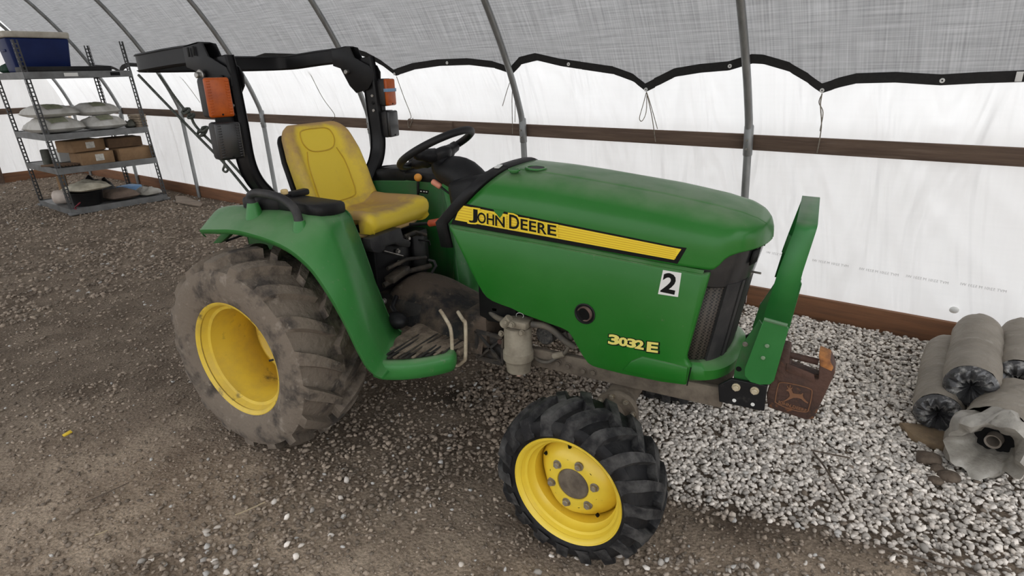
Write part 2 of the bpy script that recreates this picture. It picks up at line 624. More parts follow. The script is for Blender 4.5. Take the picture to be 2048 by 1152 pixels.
# white film: side wall
us = np.concatenate([np.arange(U0, -3.0, 0.10), np.arange(-3.0, U1 + 0.01, 0.03)])
rows = []; uvs = []
for z in np.linspace(0.0, 1.98, 50):
    s = arc_of_z(z)
    b, zz = prof_at(s, 0.048)
    r = []; q = []
    for a in us:
        w = 0.010 * math.sin(2.6 * (a + 0.55 * z) + 1.2 * math.sin(0.8 * a)) * math.sin(math.pi * min(max(z / 1.25, 0), 1))
        w = abs(w) + 0.007 * max(0.0, math.sin(19.0 * (a + 0.75 * z + 0.25 * math.sin(1.9 * a)))) ** 2 * (0.35 + 0.65 * max(0.0, math.sin(1.3 * a + 0.6)))
        if z > 1.3: w *= 0.5
        r.append(wpt(a, b + abs(w), zz)); q.append((a, s))
    rows.append(r); uvs.append(q)
tag(sheet('wall_back', FILM, rows, uvs), kind='structure')
# white film over the arch
rows = []; uvs = []
us2 = np.arange(U0, U1 + 0.01, 0.2)
for s in np.linspace(arc_of_z(1.98), ARC[-1], 50):
    b, zz = prof_at(s, 0.048)
    rows.append([wpt(a, b, zz) for a in us2]); uvs.append([(a, s) for a in us2])
tag(sheet('ceiling', FILM, rows, uvs), kind='structure')
# white film closing the far end
rows = []; uvs = []
for s in np.linspace(0, ARC[int(PROF[:, 1].argmax())], 40):
    b, zz = prof_at(s, 0.0)
    bs = np.linspace(b, -8.6 - b, 40)
    rows.append([wpt(U0 + 0.012 * math.sin(9 * x) * min(zz, 1), x, zz) for x in bs]); uvs.append([(x, s) for x in bs])
tag(sheet('wall_left', FILM, rows, uvs), kind='structure')

# printing on the film, seen from its back
wr = -WU
for px, py in ((1524, 505), (1622, 522), (1722, 540), (1822, 556), (1938, 573)):
    a, z = on_n(px, py, 0.03)
    a2, z2 = on_n(px + 75, py + 13, 0.03)
    rgt = Vector(wpt(a, 0.03, z) - wpt(a2, 0.03, z2)).normalized()
    INK = mat('faded_grey_print', (0.60, 0.60, 0.60), 0.8)
    t_ = text_on('film_print', 'MVT 52/01 M 5231 WI', 0.024, wpt(a2, 0.03, z2), rgt, (0, 0, 1), INK, bpy.data.objects['wall_back'])

# ------------------------------------------------------------------ timber
WOOD = mat('weathered_board', (0.155, 0.105, 0.074), 0.85, var=(0.095, 0.062, 0.045), vscale=3, vlo=0.35, vhi=0.65, bump=0.25, bscale=40,
           var2=(0.21, 0.155, 0.12), v2scale=2.2, v2lo=0.55, v2hi=0.75, stretch=(0.8, 14, 14))
WOOD2 = mat('ground_board', (0.25, 0.115, 0.055), 0.8, var=(0.14, 0.068, 0.038), vscale=2.4, vlo=0.4, vhi=0.7, bump=0.2, bscale=40,
            var2=(0.27, 0.15, 0.08), v2scale=1.8, v2lo=0.58, v2hi=0.75, stretch=(0.7, 12, 12))


def board(name, a0, a1, zb0, zb1, h, b, th, material, parent=None):
    """Board along the wall from a0 to a1, bottom at heights zb0..zb1."""
    L = a1 - a0
    mb = MB()
    mb.box((L / 2, 0, h / 2), (L, th, h), 0.003)
    o = mb.build(name, material, parent, smooth=30)
    p = wpt(a0, b, zb0) + WU * (LEAN * zb0)
    slope = math.atan2(zb1 - zb0, L)
    o.matrix_world = Matrix.Translation(Vector(p)) @ Matrix.Rotation(TH, 4, 'Z') @ Matrix.Rotation(-slope, 4, 'Y')
    return o


rail = empty('trim_1', wpt(U0, 0.01, 1.28)); tag(rail, kind='structure')


def child_of(o, par):
    bpy.context.view_layer.update()
    mw = o.matrix_world.copy()
    o.parent = par
    o.matrix_parent_inverse = par.matrix_world.inverted()
    o.matrix_world = mw


bpy.context.view_layer.update()
for (a0, a1, z0, z1, b) in ((-13.2, -8.2, 1.185, 1.172, 0.012), (-8.25, -3.08, 1.165, 1.150, -0.003), (-3.7, -0.30, 1.160, 1.142, 0.022),
                            (-0.29, 4.6, 1.139, 1.095, 0.012)):
    child_of(board('plank', a0, a1, z0, z1, 0.102, b, 0.034, WOOD), rail)
base = empty('baseboard_back', wpt(U0, 0.01, 0)); tag(base, kind='structure')
bpy.context.view_layer.update()
for (a0, a1) in ((-13.2, -8.5), (-8.49, -4.3), (-4.29, -0.2), (-0.19, 4.6)):
    child_of(board('plank', a0, a1, -0.02, -0.02, 0.175, 0.01, 0.036, WOOD2), base)
# far end wall timber
endb = empty('baseboard_left', wpt(U0, -4, 0)); tag(endb, kind='structure')
bpy.context.view_layer.update()


def end_plank(b0, b1, z, h, material, par, off=0.04):
    mb = MB(); mb.box(((b1 - b0) / 2, 0, h / 2), (b1 - b0, 0.036, h), 0.003)
    o = mb.build('plank', material, None, smooth=30)
    o.matrix_world = Matrix.Translation(Vector(wpt(U0 + off, b0, z))) @ Matrix.Rotation(TH + math.pi / 2, 4, 'Z')
    child_of(o, par)
    return o


for b0, b1 in ((-8.5, -4.6), (-4.59, -0.02)):
    end_plank(b0, b1, -0.02, 0.19, WOOD2, endb)
rail2 = empty('trim_2', wpt(U0, -4, 1.2)); tag(rail2, kind='structure')
bpy.context.view_layer.update()
for b0, b1 in ((-8.5, -4.6), (-4.59, -0.02)):
    end_plank(b0, b1, 1.19, 0.10, WOOD, rail2)
# upright timbers of the end wall
for k, b in enumerate((-1.35, -3.3)):
    mb = MB()
    mb.box((0, 0, 1.5), (0.06, 0.09, 3.0), 0.004)
    o = mb.build('end_wall_stud', WOOD, None)
    o.matrix_world = Matrix.Translation(Vector(wpt(U0 + 0.1, b, 0))) @ Matrix.Rotation(TH, 4, 'Z') @ Matrix.Rotation(-LEAN, 4, 'Y')
    o.name = 'trim_%d' % (3 + k)
    tag(o, kind='structure')

# ------------------------------------------------------------------ hoops of galvanised pipe
HL = {-0.24: 'galvanised steel hoop pole rising just behind the tractor hood nose',
      -2.17: 'galvanised steel hoop pole rising behind the steering wheel end of the hood',
      -4.21: 'galvanised steel hoop pole mostly hidden behind the far post of the roll bar',
      -6.28: 'galvanised steel hoop pole between the near roll bar post and the yellow seat',
      -8.45: 'galvanised steel hoop pole between the storage rack and the orange lamp',
      -10.6: 'galvanised steel hoop pole seen through the storage rack',
      -12.75: 'galvanised steel hoop pole at the far end wall behind the storage rack',
      1.75: 'galvanised steel hoop pole beyond the right edge, next after the hood nose pole',
      3.75: 'last galvanised steel hoop pole to the right'}
for a in HOOPS:
    if a > 1.5:
        continue
    e = empty('hoop_pole', wpt(a, -0.03, 0))
    tag(e, HL[a], 'pole', 'galvanised hoops of the greenhouse')
    o3 = np.array(e.location)
    pts = [np.array(wpt(a, -0.03, -0.05)) - o3]
    for s in np.concatenate([np.linspace(0.2, 2.6, 26), np.linspace(2.8, ARC[-1], 30)]):
        b, z = prof_at(s, -0.03)
        pts.append(np.array(wpt(a, b, z)) - o3)
    MB().tube(pts, 0.0265, 14).build('pipe', GALV, e, smooth=60)
    sl = MB()
    sl.tube([np.array(wpt(a, -0.03, z)) - o3 for z in (1.10, 1.11, 1.30, 1.31)], [0.027, 0.0315, 0.0315, 0.027], 14)
    sl.build('sleeve', GALV, e, smooth=60)
    for z in (1.15, 1.21):
        p = np.array(wpt(a, -0.03, z)) - o3
        MB().hexbolt(p - WN * 0.030, -WN, 0.007, 0.012).build('bolt', STEEL, e)

# ------------------------------------------------------------------ shade cloth
EDGE = [(-4.168, 1.896), (-3.977, 1.843), (-3.812, 1.76), (-3.699, 1.674), (-3.641, 1.687), (-3.409, 1.728), (-3.07, 1.751), (-2.707, 1.75),
        (-2.437, 1.719), (-2.316, 1.681), (-2.263, 1.664), (-2.148, 1.74), (-1.977, 1.766), (-1.775, 1.72), (-1.576, 1.689), (-1.301, 1.648),
        (-1.145, 1.592), (-1.06, 1.52), (-0.988, 1.555), (-0.828, 1.623), (-0.644, 1.647), (-0.437, 1.659), (-0.289, 1.699), (-0.21, 1.691),
        (-0.058, 1.642), (0.063, 1.565), (0.133, 1.51), (0.208, 1.54), (0.316, 1.569), (0.524, 1.573), (0.746, 1.555), (0.904, 1.564),
        (1.112, 1.57), (1.5, 1.56), (1.75, 1.6), (1.95, 1.5), (2.1, 1.55), (3.0, 1.56), (3.2, 1.5), (3.3, 1.54), (4.6, 1.56)]
left = []
for k in range(7):
    d = -4.92 - 1.24 * k
    left += [(d + 0.45, 1.90), (d + 0.2, 1.87), (d + 0.06, 1.83), (d, 1.80), (d - 0.06, 1.83), (d - 0.2, 1.87)]
left += [(-13.2, 1.88)]
EDGE = sorted(left) + EDGE
# measured on a cloth hanging upright in the frame; shift for the lean
EU = np.array([e[0] + LEAN * e[1] for e in EDGE]); EZ = np.array([e[1] for e in EDGE])
ush = np.unique(np.concatenate([np.arange(-12.8, U1, 0.045), EU[EU > -12.8]]))
ez = np.interp(ush, EU, EZ)
ez = np.convolve(np.pad(ez, 1, 'edge'), [0.12, 0.76, 0.12], 'valid')
s_edge = np.array([arc_of_z(z) for z in ez])
s_top = ARC[-1]


def sag(a, s, s0):
    """cloth pulled straight between tie points, slack between hoops"""
    h = min(abs(a - x) for x in HOOPS)
    return -0.012 * math.sin(5.1 * a + 2.0 * s) * min(1, (s - s0) * 2)


rows = []; uvs = []
for t in np.concatenate([np.linspace(0, 0.12, 8), np.linspace(0.14, 1, 44)]):
    r = []; q = []
    for a, s0 in zip(ush, s_edge):
        s = s0 + (s_top - s0) * t
        b, z = prof_at(s, 0.028 + sag(a, s, s0))
        r.append(wpt(a, b, z)); q.append((a, s))
    rows.append(r); uvs.append(q)
shade = sheet('shade_cloth', SHADE, rows, uvs)
tag(shade, 'woven grey shade cloth with a scalloped black hem stretched over the hoops', 'shade cloth')
HEM = mat('black_hem_tape', (0.012, 0.012, 0.013), 0.7, var=(0.02, 0.02, 0.02), vscale=40)
rows = []
for t in (0, 0.5, 1):
    r = []
    for a, s0 in zip(ush, s_edge):
        b, z = prof_at(s0 + 0.062 * t - 0.004, 0.022)
        r.append(wpt(a, b, z))
    rows.append(r)
rows2 = [[p + WN * 0.004 for p in r] for r in rows[::-1]]
mb = MB(); mb.grid(rows + rows2, closed_u=True)
mb.build('hem', HEM, shade, smooth=60, recalc=True)
GROM = mat('white_grommet', (0.75, 0.75, 0.73), 0.4)
DIPS = [-3.699, -2.263, -1.06, 0.133, -4.92, -6.16, 1.95]
for a in [-2.95, -1.68, -0.43, 0.75] + DIPS:
    am = a + LEAN * 1.6
    s0 = float(np.interp(am, ush, s_edge)) + (0.025 if a not in DIPS else 0.014)
    b, z = prof_at(s0, 0.016)
    c = wpt(am, b, z)
    ring = [c + 0.009 * (math.cos(t) * WU + math.sin(t) * np.array([0, 0, 1])) for t in np.linspace(0, 2 * math.pi, 13)[:-1]]
    MB().tube(ring, 0.005, 6, closed=True).build('grommet', GROM, shade)
# white repair patch at the right
b, z = prof_at(float(np.interp(1.07 + LEAN * 1.6, ush, s_edge)) + 0.03, 0.012)
MB().box(wpt(1.085 + LEAN * 1.6, b, z), (0.030, 0.004, 0.05), 0.001, Matrix.Rotation(TH, 3, 'Z')).build('patch', GROM, shade)

# ------------------------------------------------------------------ cords tying the cloth down
CORD = mat('pale_cord', (0.30, 0.27, 0.22), 0.85, var=(0.16, 0.14, 0.11), vscale=40)


def cord(pts, label, r=0.0035, loops=()):
    P = catmull(pts, 6)
    e = empty('tie_cord', P[0])
    MB().tube([p - P[0] for p in P], r, 6).build('strand', CORD, e, smooth=60)
    for L in loops:
        Q = catmull(L, 6)
        MB().tube([p - P[0] for p in Q], r * 0.85, 6).build('strand', CORD, e, smooth=60)
    tag(e, label, 'cord', 'cords tying the shade cloth to the rail')
    return e


def wp(px, py, b):
    a, z = on_n(px, py, b)
    return wpt(a, b, z)


cord([wp(1293, 184, -0.07), wp(1299, 210, -0.06), wp(1305, 240, -0.04), wp(1311, 284, -0.02)],
     'knotted pale cord with a hanging loop, left of the hood nose pole',
     loops=([wp(1293, 184, -0.07), wp(1286, 210, -0.06), wp(1279, 236, -0.05), wp(1284, 242, -0.05), wp(1292, 225, -0.05), wp(1294, 188, -0.07)],
            [wp(1294, 186, -0.07), wp(1303, 215, -0.055), wp(1315, 258, -0.03)]))
cord([wp(1644, 187, -0.07), wp(1641, 210, -0.06), wp(1643, 245, -0.04), wp(1640, 275, -0.02), wp(1634, 306, -0.02)],
     'pale twisted cord right of the hood nose pole',
     loops=([wp(1644, 188, -0.07), wp(1638, 205, -0.06), wp(1646, 225, -0.05), wp(1640, 262, -0.03)],))
cord([wp(1026, 150, -0.10), wp(1024, 200, -0.06), wp(1025, 268, -0.02)],
     'pale cord hanging over the rail beside the pole behind the steering wheel',
     loops=([wp(1026, 150, -0.10), wp(1016, 175, -0.08), wp(1005, 212, -0.06)], [wp(1026, 152, -0.10), wp(1030, 200, -0.06), wp(1030, 244, -0.02)]))
cord([wp(793, 153, -0.10), wp(808, 195, -0.06), wp(822, 232, -0.03), wp(816, 240, -0.03), wp(818, 256, -0.03), wp(826, 236, -0.03)],
     'taut cord from the cloth to the rail beside the far orange lamp')
cord([wp(618, 143, -0.10), wp(645, 195, -0.06), wp(669, 229, -0.03), wp(664, 240, -0.03), wp(666, 250, -0.03)],
     'taut cord from the cloth to the rail above the yellow seat')
cord([wp(360, 152, -0.10), wp(382, 180, -0.06), wp(400, 205, -0.03)], 'thin cord from the cloth beside the near orange lamp')


# ------------------------------------------------------------------ ground
def ground_z(x, y):
    return 0.020 * (vnoise(x, y, 11, 0.9) - 0.5) + 0.012 * (vnoise(x, y, 12, 3.1) - 0.5) + 0.006 * (vnoise(x, y, 13, 9.0) - 0.5)


def gravel_amount(x, y):
    """0 = bare packed dirt, 1 = a full bed of crushed stone."""
    x = np.asarray(x, float); y = np.asarray(y, float)
    wob = 0.55 * (vnoise(x, y, 21, 1.3) - 0.5) + 0.3 * (vnoise(x, y, 22, 4.0) - 0.5)
    yb = np.where(x > 2.0, -0.27 + 0.36 * (x - 2.0), -0.27)
    bed = np.clip((y - yb + 0.45 * wob + 0.05) / 0.28, 0, 1) * np.clip((x - 1.20 + 0.3 * y + wob) / 0.5, 0, 1)
    mid = 0.86 * np.clip((x - 0.22 + 0.5 * wob) / 0.35, 0, 1) * np.clip((y + 0.40 + 0.5 * wob) / 0.30, 0, 1)
    thin = 0.42 * np.clip((y + 0.95 + wob) / 0.5, 0, 1) * np.clip((x - 0.35 + wob) / 0.5, 0, 1)
    left_ = 0.62 * np.clip((y + 0.30 + wob) / 0.5, 0, 1) * np.clip((0.2 - x) / 0.4, 0, 1) * (0.45 + 0.55 * np.clip((vnoise(x, y, 24, 1.1) - 0.35) / 0.3, 0, 1))
    patch = 0.45 * np.clip((vnoise(x, y, 23, 1.7) - 0.40) / 0.25, 0, 1) + 0.16
    return np.clip(np.maximum.reduce([bed, mid, thin, left_, patch]), 0, 1)


def ground_material():
    m = bpy.data.materials.new('packed_dirt')
    m.use_nodes = True
    nt = m.node_tree; N = nt.nodes; L = nt.links
    b = N['Principled BSDF']
    b.inputs['Roughness'].default_value = 0.95
    b.inputs['Specular IOR Level'].default_value = 0.15
    tc = N.new('ShaderNodeTexCoord')
    at_ = N.new('ShaderNodeAttribute'); at_.attribute_name = 'soil'
    n1 = N.new('ShaderNodeTexNoise'); n1.inputs['Scale'].default_value = 2.2; n1.inputs['Detail'].default_value = 9; n1.inputs['Roughness'].default_value = 0.68
    n2 = N.new('ShaderNodeTexNoise'); n2.inputs['Scale'].default_value = 90; n2.inputs['Detail'].default_value = 6; n2.inputs['Roughness'].default_value = 0.7
    n3 = N.new('ShaderNodeTexVoronoi'); n3.inputs['Scale'].default_value = 62
    for n in (n1, n2, n3):
        L.new(tc.outputs['Object'], n.inputs['Vector'])
    r1 = N.new('ShaderNodeValToRGB')
    r1.color_ramp.elements[0].position = 0.32; r1.color_ramp.elements[0].color = (0.172, 0.130, 0.096, 1)
    r1.color_ramp.elements[1].position = 0.70; r1.color_ramp.elements[1].color = (0.425, 0.340, 0.258, 1)
    L.new(n1.outputs['Fac'], r1.inputs['Fac'])
    mx = N.new('ShaderNodeMix'); mx.data_type = 'RGBA'; mx.blend_type = 'MULTIPLY'
    mx.inputs['Factor'].default_value = 1.0
    L.new(r1.outputs[0], mx.inputs['A'])
    mr = N.new('ShaderNodeMapRange'); mr.inputs['From Min'].default_value = 0.3; mr.inputs['From Max'].default_value = 0.7
    mr.inputs['To Min'].default_value = 0.62; mr.inputs['To Max'].default_value = 1.45
    L.new(n2.outputs['Fac'], mr.inputs['Value'])
    L.new(mr.outputs[0], mx.inputs['B'])
    m2 = N.new('ShaderNodeMix'); m2.data_type = 'RGBA'; m2.blend_type = 'MULTIPLY'; m2.inputs['Factor'].default_value = 1
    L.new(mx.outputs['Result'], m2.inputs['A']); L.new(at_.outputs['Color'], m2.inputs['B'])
    L.new(m2.outputs['Result'], b.inputs['Base Color'])
    ad = N.new('ShaderNodeMath'); ad.operation = 'SUBTRACT'
    L.new(n2.outputs['Fac'], ad.inputs[0]); 
    mu = N.new('ShaderNodeMath'); mu.operation = 'MULTIPLY'; mu.inputs[1].default_value = 0.8
    L.new(n3.outputs['Distance'], mu.inputs[0]); L.new(mu.outputs[0], ad.inputs[1])
    bp = N.new('ShaderNodeBump'); bp.inputs['Strength'].default_value = 1.0; bp.inputs['Distance'].default_value = 0.022
    L.new(ad.outputs[0], bp.inputs['Height']); L.new(bp.outputs[0], b.inputs['Normal'])
    return m


def soil_tint(x, y):
    """paler dirt near the camera and at lower right, darker elsewhere, one dark spot"""
    x = np.asarray(x, float); y = np.asarray(y, float)
    near = np.clip((-0.7 - y) / 0.9, 0, 1) * np.clip((x + 1.5) / 2.0, 0, 1)
    near2 = np.clip((-0.30 + 0.36 * (x - 2.0) - y) / 0.2, 0, 1) * np.clip((x - 1.6) / 0.4, 0, 1)
    near = np.maximum(np.clip((-0.45 - y) / 0.7, 0, 1) * np.clip((x + 1.6) / 1.2, 0, 1), near2)
    t = 0.84 + 0.95 * near
    dark_spot = np.exp(-(((x - 0.62) / 0.16) ** 2 + ((y - 0.10) / 0.13) ** 2))
    return t * (1 - 0.75 * dark_spot)


gx = np.concatenate([np.linspace(-40, -14, 8)[:-1], np.linspace(-14, -3, 90)[:-1], np.linspace(-3, 4.6, 190)[:-1], np.linspace(4.6, 40, 10)])
gy = np.concatenate([np.linspace(-30, -4, 8)[:-1], np.linspace(-4, 4.6, 190)[:-1], np.linspace(4.6, 30, 8)])
GX, GY = np.meshgrid(gx, gy, indexing='ij')
GZ = ground_z(GX, GY) - 0.004
me = bpy.data.meshes.new('floor')
nx, ny = GX.shape
V = np.stack([GX, GY, GZ], -1).reshape(-1, 3)
I = np.arange(nx * ny).reshape(nx, ny)
Fq = np.stack([I[:-1, :-1], I[1:, :-1], I[1:, 1:], I[:-1, 1:]], -1).reshape(-1, 4)
me.vertices.add(len(V)); me.vertices.foreach_set('co', V.ravel().astype(np.float32))
me.loops.add(Fq.size); me.loops.foreach_set('vertex_index', Fq.ravel().astype(np.int32))
me.polygons.add(len(Fq)); me.polygons.foreach_set('loop_start', np.arange(0, Fq.size, 4, dtype=np.int32))
me.update(calc_edges=True)
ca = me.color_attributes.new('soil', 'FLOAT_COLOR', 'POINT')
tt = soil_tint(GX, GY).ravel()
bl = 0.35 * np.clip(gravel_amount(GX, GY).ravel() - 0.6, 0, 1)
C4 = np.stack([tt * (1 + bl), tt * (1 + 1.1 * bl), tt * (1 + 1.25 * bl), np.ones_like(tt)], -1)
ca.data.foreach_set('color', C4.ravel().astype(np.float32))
me.shade_smooth()
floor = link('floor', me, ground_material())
tag(floor, kind='structure')

# ---- crushed stone
_t = (1 + 5 ** 0.5) / 2
ICO = np.array([(-1, _t, 0), (1, _t, 0), (-1, -_t, 0), (1, -_t, 0), (0, -1, _t), (0, 1, _t), (0, -1, -_t), (0, 1, -_t), (_t, 0, -1), (_t, 0, 1), (-_t, 0, -1), (-_t, 0, 1)], float)
ICO /= np.linalg.norm(ICO[0])
ICF = np.array([(0, 11, 5), (0, 5, 1), (0, 1, 7), (0, 7, 10), (0, 10, 11), (1, 5, 9), (5, 11, 4), (11, 10, 2), (10, 7, 6), (7, 1, 8), (3, 9, 4), (3, 4, 2), (3, 2, 6), (3, 6, 8), (3, 8, 9), (4, 9, 5), (2, 4, 11), (6, 2, 10), (8, 6, 7), (9, 8, 1)])


def scatter(n, x0, x1, y0, y1, prob):
    x = RNG.uniform(x0, x1, n); y = RNG.uniform(y0, y1, n)
    k = RNG.random(n) < prob(x, y)
    return x[k], y[k]


def inside(x, y):
    return ((np.stack([x, y], -1) - WO[:2]) @ WN[:2]) < -0.03


def dist(x, y):
    return np.hypot(x - CAM[0], y - CAM[1])


sets = []
# the bed of stone on the right, two layers
x, y = scatter(60000, 0.2, 4.4, -1.9, 2.6, lambda x, y: np.clip((gravel_amount(x, y) - 0.5) * 2.0, 0, 1) * inside(x, y) * np.clip(2.9 / dist(x, y), 0.35, 1))
sets.append((x, y, RNG.uniform(0.0085, 0.0165, len(x)), RNG.uniform(-0.002, 0.010, len(x))))
x, y = scatter(28000, 0.2, 4.4, -1.9, 2.6, lambda x, y: np.clip((gravel_amount(x, y) - 0.55) * 2.0, 0, 1) * inside(x, y) * np.clip(2.9 / dist(x, y), 0.35, 1))
sets.append((x, y, RNG.uniform(0.010, 0.019, len(x)), RNG.uniform(0.006, 0.016, len(x))))
# half-buried stone in the dirt on the left and near the camera
x, y = scatter(75000, -3.2, 4.2, -2.6, 2.7, lambda x, y: np.clip(gravel_amount(x, y), 0, 0.5) * inside(x, y) * np.clip(2.6 / dist(x, y), 0.25, 1))
sets.append((x, y, RNG.uniform(0.006, 0.0155, len(x)) , RNG.uniform(-0.005, 0.003, len(x))))
x, y = scatter(26000, -2.0, 4.0, -2.2, 1.2, lambda x, y: 0.7 * (gravel_amount(x, y) < 0.6) * inside(x, y) * np.clip(2.2 / dist(x, y), 0.2, 1))
sets.append((x, y, RNG.uniform(0.003, 0.0075, len(x)), RNG.uniform(-0.001, 0.002, len(x))))
x, y = scatter(52000, -13, -3.0, -3.0, 4.2, lambda x, y: np.clip(gravel_amount(x, y) + 0.2, 0, 0.7) * inside(x, y) * np.clip(7.0 / dist(x, y), 0.3, 1))
sets.append((x, y, RNG.uniform(0.010, 0.026, len(x)), RNG.uniform(-0.006, 0.004, len(x))))
SX = np.concatenate([s[0] for s in sets]); SY = np.concatenate([s[1] for s in sets])
SR = np.concatenate([s[2] for s in sets]); SH = np.concatenate([s[3] for s in sets])
SZ = ground_z(SX, SY) + SH
NS = len(SX)
# stone colour: pale grey crushed rock in the bed, dustier and browner in the dirt
ga = np.clip((gravel_amount(SX, SY) - 0.55) / 0.35, 0, 1) * np.clip((SX + 0.25 * SY - 1.15) / 0.7, 0, 1)
pal_a = np.array([0.77, 0.715, 0.65]); pal_b = np.array([0.40, 0.325, 0.255])
SCOL = pal_b + (pal_a - pal_b) * ga[:, None]
SCOL = SCOL * (RNG.uniform(0.50, 1.35, NS) * (0.75 + 0.25 * ga))[:, None]
pale = RNG.random(NS) < 0.025
SCOL[pale] = np.array([0.52, 0.50, 0.47]) * RNG.uniform(0.8, 1.1, pale.sum())[:, None]

STONE = bpy.data.materials.new('crushed_stone')
STONE.use_nodes = True
_n = STONE.node_tree
_b = _n.nodes['Principled BSDF']
_b.inputs['Roughness'].default_value = 0.9
_b.inputs['Specular IOR Level'].default_value = 0.2
_a = _n.nodes.new('ShaderNodeAttribute'); _a.attribute_name = 'stone'
_nz = _n.nodes.new('ShaderNodeTexNoise'); _nz.inputs['Scale'].default_value = 130; _nz.inputs['Detail'].default_value = 4
_tc = _n.nodes.new('ShaderNodeTexCoord'); _n.links.new(_tc.outputs['Object'], _nz.inputs['Vector'])
_mr = _n.nodes.new('ShaderNodeMapRange'); _mr.inputs['From Min'].default_value = 0.3; _mr.inputs['From Max'].default_value = 0.7
_mr.inputs['To Min'].default_value = 0.8; _mr.inputs['To Max'].default_value = 1.2
_n.links.new(_nz.outputs['Fac'], _mr.inputs['Value'])
_vm = _n.nodes.new('ShaderNodeVectorMath'); _vm.operation = 'SCALE'
_n.links.new(_a.outputs['Color'], _vm.inputs[0]); _n.links.new(_mr.outputs[0], _vm.inputs['Scale'])
_n.links.new(_vm.outputs[0], _b.inputs['Base Color'])


def rand_rot(n):
    q = RNG.normal(size=(n, 4)); q /= np.linalg.norm(q, axis=1)[:, None]
    w, x, y, z = q.T
    return np.stack([np.stack([1 - 2 * (y * y + z * z), 2 * (x * y - z * w), 2 * (x * z + y * w)], -1),
                     np.stack([2 * (x * y + z * w), 1 - 2 * (x * x + z * z), 2 * (y * z - x * w)], -1),
                     np.stack([2 * (x * z - y * w), 2 * (y * z + x * w), 1 - 2 * (x * x + y * y)], -1)], 1)


def stone_mesh(name, idx, local=False):
    n = len(idx)
    P = ICO[None] * RNG.uniform(0.62, 1.32, (n, 12, 1))
    P = P * np.stack([np.ones(n), RNG.uniform(0.65, 0.95, n), RNG.uniform(0.45, 0.8, n)], -1)[:, None, :]
    P = np.einsum('nij,nkj->nki', rand_rot(n), P)
    P[:, :, 2] *= 0.75
    if not local:
        P = P * SR[idx][:, None, None] + np.stack([SX[idx], SY[idx], SZ[idx]], -1)[:, None, :]
    F = (ICF[None] + (np.arange(n) * 12)[:, None, None]).reshape(-1, 3)
    me = bpy.data.meshes.new(name)
    me.vertices.add(n * 12); me.vertices.foreach_set('co', P.reshape(-1).astype(np.float32))
    me.loops.add(F.size); me.loops.foreach_set('vertex_index', F.ravel().astype(np.int32))
    me.polygons.add(len(F)); me.polygons.foreach_set('loop_start', np.arange(0, F.size, 3, dtype=np.int32))
    me.update(calc_edges=True)
    ca = me.color_attributes.new('stone', 'FLOAT_COLOR', 'POINT')
    c = np.concatenate([np.repeat(SCOL[idx], 12, axis=0), np.ones((n * 12, 1))], 1)
    ca.data.foreach_set('color', c.ravel().astype(np.float32))
    me.materials.append(STONE)
    return me


# the 300 stones that show largest are stones of their own, the rest is one bed of gravel
rel = np.stack([SX, SY, SZ], -1) - CAM
dep = rel @ CF
ppx = 1024 + FPX * (rel @ CR) / dep; ppy = 576 - FPX * (rel @ CU) / dep
app = SR / dep * (dep > 0.3) * (ppx > 5) * (ppx < 2043) * (ppy > 5) * (ppy < 1147)
order = np.argsort(-app)
big, rest = order[:300], order[300:]
g_ = link('gravel', stone_mesh('gravel', rest), None, floor)
g_['kind'] = 'stuff'
shapes = [stone_mesh('stone', np.array([big[k]]), local=True) for k in range(24)]
for k, i in enumerate(big):
    o = bpy.data.objects.new('stone', shapes[k % 24])
    COL.objects.link(o)
    o.parent = floor
    o.location = (SX[i], SY[i], SZ[i] + 0.001)
    o.scale = (SR[i],) * 3
    o.rotation_euler = (random.uniform(-0.4, 0.4), random.uniform(-0.4, 0.4), random.uniform(0, 6.28))


# ------------------------------------------------------------------ the tractor
T = empty('tractor', (0, 0, 0))
tag(T, 'green compact tractor with yellow wheels, yellow seat and folded black roll bar', 'tractor')


def both(mb, name, material, **k):
    """a part on the right side and its twin on the left"""
    a = mb.build(name, material, T, **k)
    b = mb.mirror_y().build(name, material, T, **k)
    return a, b


# ---- tyres and rims (built round the origin, axle along Y, outer face at -Y)
def tyre_carcass(mb, prof, n):
    """prof: closed list of (y, r)"""
    mb.lathe([(y, r) for y, r in prof], (0, 0, 0), (0, 1, 0), n, closed=True)


